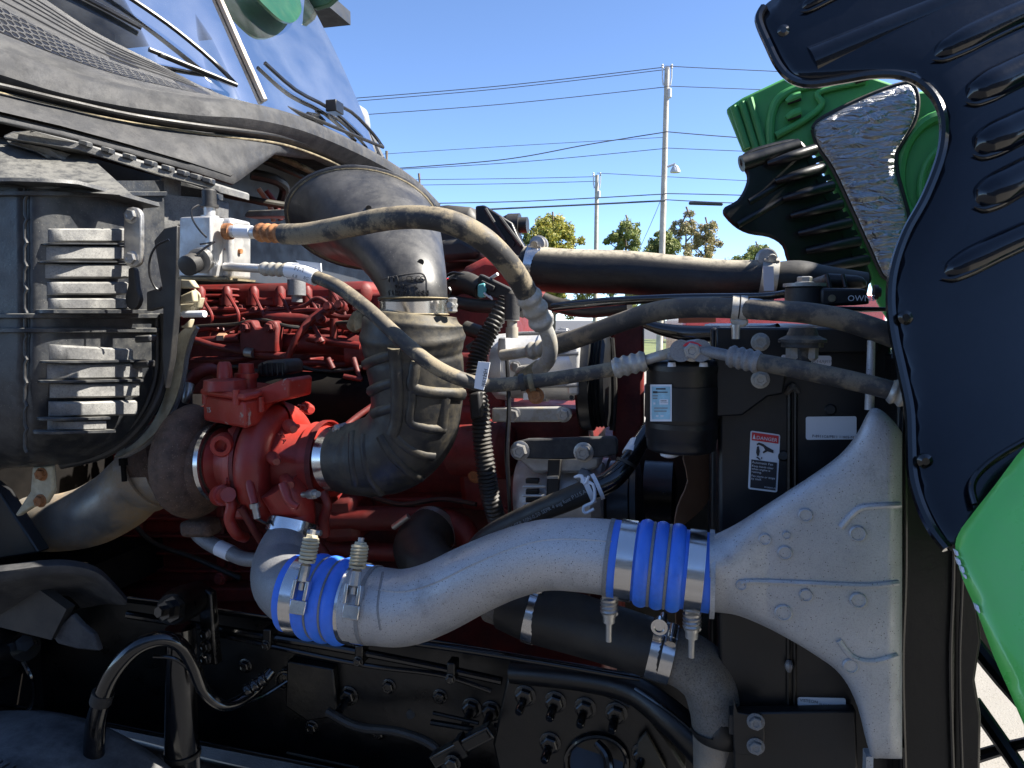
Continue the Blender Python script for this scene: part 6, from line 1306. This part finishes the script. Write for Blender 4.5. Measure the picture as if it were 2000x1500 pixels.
tb(cb2, 'arm_edge', [(1240, 1345, 1.15, 4), (1320, 1400, 1.12, 4), (1420, 1490, 1.1, 4), (1450, 1530, 1.1, 4)], m_gloss, 8)
lv = thing('leveling_arm', 'black rectangular lever in front of the chassis rail', 'lever', S(900, 1460, 1.2))
a, b = S(848, 1484, 1.2), S(962, 1424, 1.2); d_ = (b - a).normalized(); n_ = d_.cross(E2)
m = MB(); m.box(a.lerp(b, .5), d_ * (b - a).length / 2, n_ * .012, E2 * .012); part('lever_body', m, m_gloss, lv, bevel=.002)
m = MB(); m.box(a.lerp(b, .5) - E2 * .0125, d_ * (b - a).length * .46, n_ * .007, E2 * .002); part('lever_slot', m, m_frame, lv)
bolt(lv, S(884, 1490, 1.18), -E2, .012, m_gloss); m = MB(); m.box(a.lerp(b, .5), d_ * .006, n_ * .016, E2 * .016); part('lever_band', m, m_frame, lv)
pp = thing('drain_pipe', 'grey metal tube with rusty flange behind the curved arm', 'pipe', S(1330, 1400, 1.3))
m = MB(); m.tube([(1325, 1330, 1.36, 18), (1326, 1420, 1.36, 18)], 16, 1); part('tube', m, m_exh, pp)
m = MB(); m.plate([(1302, 1322), (1346, 1326), (1346, 1368), (1302, 1362)], 1.33, .06); part('flange', m, m_red, pp, bevel=.003)
# shock absorber
so = thing('shock_absorber', 'vertical glossy black shock absorber tube with top eye bolt', 'shock absorber', S(360, 1500, 1.15))
m = MB(); m.tube([(353, 1225, 1.18, 28), (356, 1500, 1.17, 33), (357, 1600, 1.17, 33)], 24, 1); part('body_tube', m, m_gloss, so)
m = MB(); m.tube([(356, 1468, 1.17, 34.5), (356.5, 1476, 1.17, 34.5)], 24, 1); part('ring', m, m_frame, so)
m = MB(); m.lathe(S(385, 1165, 1.24), S(335, 1190, 1.13), [(0, .03), (.5, .034), (.8, .034), (1, .028)], 20); part('eye', m, m_frame, so)
m = MB(); m.lathe(S(345, 1188, 1.13), S(308, 1196, 1.09), [(0, .024), (.3, .024), (.3, .017), (.7, .017), (.7, .010), (1, .010)], 6); part('eye_nut', m, m_gloss, so)
m = MB(); m.plate([(398, 1150), (412, 1160), (418, 1250), (424, 1300), (395, 1300), (388, 1200)], 1.22, .02); ab_ = part('top_bracket', m, m_frame, so, bevel=.004)
for y in (1238, 1262, 1286): bolt(ab_, S(402, y, 1.22), -E2, .010, m_gloss)
# looping hydraulic hose
lo = thing('steering_hose', 'glossy black hose looping over in front of the shock absorber', 'hose', S(190, 1480, 1.05))
m = MB(); m.tube([(185, 1520, 1.05, 19), (184, 1450, 1.05, 19), (192, 1390, 1.05, 18), (218, 1320, 1.05, 17), (262, 1268, 1.06, 16), (310, 1248, 1.08, 15), (350, 1258, 1.1, 14), (378, 1300, 1.12, 13), (400, 1350, 1.13, 12), (440, 1378, 1.15, 11), (490, 1355, 1.2, 12), (530, 1310, 1.24, 11)], 18, 8); part('hose_body', m, m_gloss, lo)
m = MB(); m.tube([(196, 1372, 1.05, 20.5), (202, 1352, 1.05, 20.5)], 18, 1); part('band', m, m_rubber, lo)
m = MB(); m.tube([(300, 1282, 1.09, 4), (340, 1286, 1.1, 4), (372, 1310, 1.12, 4), (400, 1350, 1.13, 4), (440, 1372, 1.15, 4), (500, 1365, 1.2, 4), (560, 1330, 1.25, 4)], 10); part('tube', m, m_gloss, lo)
ferrule(lo, S(478, 1352, 1.19), S(520, 1322, 1.22), .011, m_gloss, 3, .25)
m = MB(); P = [S(557 + 17 * math.cos(2 * math.pi * k / 23), 1328 + 17 * math.sin(2 * math.pi * k / 23), FV - .01) for k in range(24)]; m.sweep(P, [.0035] * 24, 6); part('ring_clip', m, m_gloss, lo)
# fender liner and tyre, lower left
fl = thing('fender_liner', 'grey plastic fender liner lip jutting in at lower left', 'fender liner', S(120, 1240, 1.05))
q = cr([(-120, 1112, 1.0), (0, 1104, 1.02), (80, 1094, 1.05), (140, 1094, 1.07), (190, 1108, 1.09), (225, 1140, 1.11), (246, 1164, 1.13)], 5)
m = MB(); rg = []
for i, (x, y, v) in enumerate(q):
    t = i / (len(q) - 1); hgt = 118 - 60 * t ** 2
    rg.append([S(x, y, v + .05), S(x + 2, y + 2, v + .01), S(x + 2, y + 12, v - .012), S(x + 1, y + 34 * (1 - .5 * t), v - .01), S(x - 4 * t, y + 44 * (1 - .6 * t), v + .01), S(x - 40 * t, y + hgt * .7 * (1 - .8 * t) + 8, v + .04), S(x - 90 * t, y + hgt * (1 - .75 * t) + 10, v + .08), S(x - 60 * t, y + 20, v + .1)])
m.rings(rg); part('liner_lip', m, m_cowl, fl, sharp=60)
m = MB(); m.plate([(100, 1240), (140, 1200), (160, 1222), (182, 1240), (194, 1272), (150, 1268), (112, 1258)], 1.1, .012); part('liner_tongue', m, m_cowl, fl, bevel=.003)
m = MB(); m.plate([(-150, 1150), (60, 1140), (130, 1190), (100, 1250), (0, 1225), (-150, 1215)], 1.09, .02); part('liner_web', m, m_black, fl)
st_ = thing('strut_bar', 'dark slanted cab strut at the left edge', 'strut', S(30, 1080, 1.2))
m = MB(); m.plate([(-100, 880), (0, 962), (30, 1010), (75, 1080), (0, 1092), (-100, 1092)], 1.16, .03); part('strut_plate', m, m_satin, st_, bevel=.004)
# bits low at left: hub dark things
ax2 = thing('brake_chamber', 'dark round brake chamber under the fender liner', 'brake chamber', S(40, 1400, 1.3))
m = MB(); m.lathe(S(-60, 1300, 1.28), S(50, 1262, 1.2), [(0, .05), (.2, .06), (.7, .05), (.75, .03), (1, .03)], 24); part('chamber', m, m_frame, ax2)
m = MB(); m.lathe(S(26, 1264, 1.2), S(48, 1256, 1.17), [(0, .017), (1, .017)], 6); part('chamber_nut', m, m_gloss, ax2)
tb(ax2, 'air_hose', [(45, 1290, 1.2, 5), (62, 1330, 1.2, 5), (58, 1380, 1.22, 5), (20, 1400, 1.25, 5)], m_gloss, 8)
fx = thing('front_axle', 'dark front axle with its dusty tyre at the lower left', 'axle', W(-.6, 1.9, .5))
m = MB(); m.tube([(-60, 1440, 1.5, 40), (200, 1470, 1.7, 34), (420, 1520, 1.9, 30), (700, 1580, 2.2, 30)], 14); part('beam', m, m_frame, fx)
c = S(20, 1950, 1.0); rt = (S(20, 1452, 1.0) - c).length
m = MB(); m.lathe(c - E2 * .10, c + E2 * .16, [(0, rt * .72), (.0, rt * .86), (.1, rt * .96), (.25, rt), (.75, rt), (.9, rt * .96), (1, rt * .86)], 96); ty = part('wheel', m, m_tyre, fx, sharp=40); ty['label'] = 'dusty grey tyre tread at the bottom left corner'
for k in range(40):
    a = R(60 + k * 1.6); p = c + (E1 * math.cos(a) + EZ * math.sin(a)) * rt; tdir = -E1 * math.sin(a) + EZ * math.cos(a)
    m = MB(); m.box(p - E2 * .055, tdir * .0045, E2 * .010, (E1 * math.cos(a) + EZ * math.sin(a)) * .006); part('tread_block', m, m_tyre, ty)
m = MB(); c = W(-1.15, 2.55, .52); m.lathe(c, c + E2 * .3, [(0, .3), (0, .45), (.1, .5), (.9, .5), (1, .45), (1, .3)], 48); part('wheel', m, m_tyre, fx)
m = MB(); m.box(W(-.6, 2.3, .85), E1 * 2.2, E2 * .05, EZ * .14); part('far_rail', m, m_frame, fx, bevel=.01)
m = MB(); m.box(W(-1.0, 2.55, 1.2), E1 * .8, E2 * .08, EZ * .3); part('far_liner', m, m_frame, fx)
# hood hinge struts at lower right
hg = thing('hood_hinge', 'black hood hinge bars crossing at the lower right corner', 'hinge', S(1960, 1480, 1.2))
for pts in ([(1900, 1255, 1.25, 16), (1960, 1330, 1.2, 16), (2060, 1440, 1.15, 16)], [(1900, 1370, 1.2, 15), (1960, 1455, 1.15, 15), (2010, 1530, 1.1, 15)], [(1900, 1480, 1.2, 12), (1975, 1458, 1.15, 11), (2060, 1440, 1.1, 11)]): tb(hg, 'hinge_bar', pts, m_frame, 8, 3)
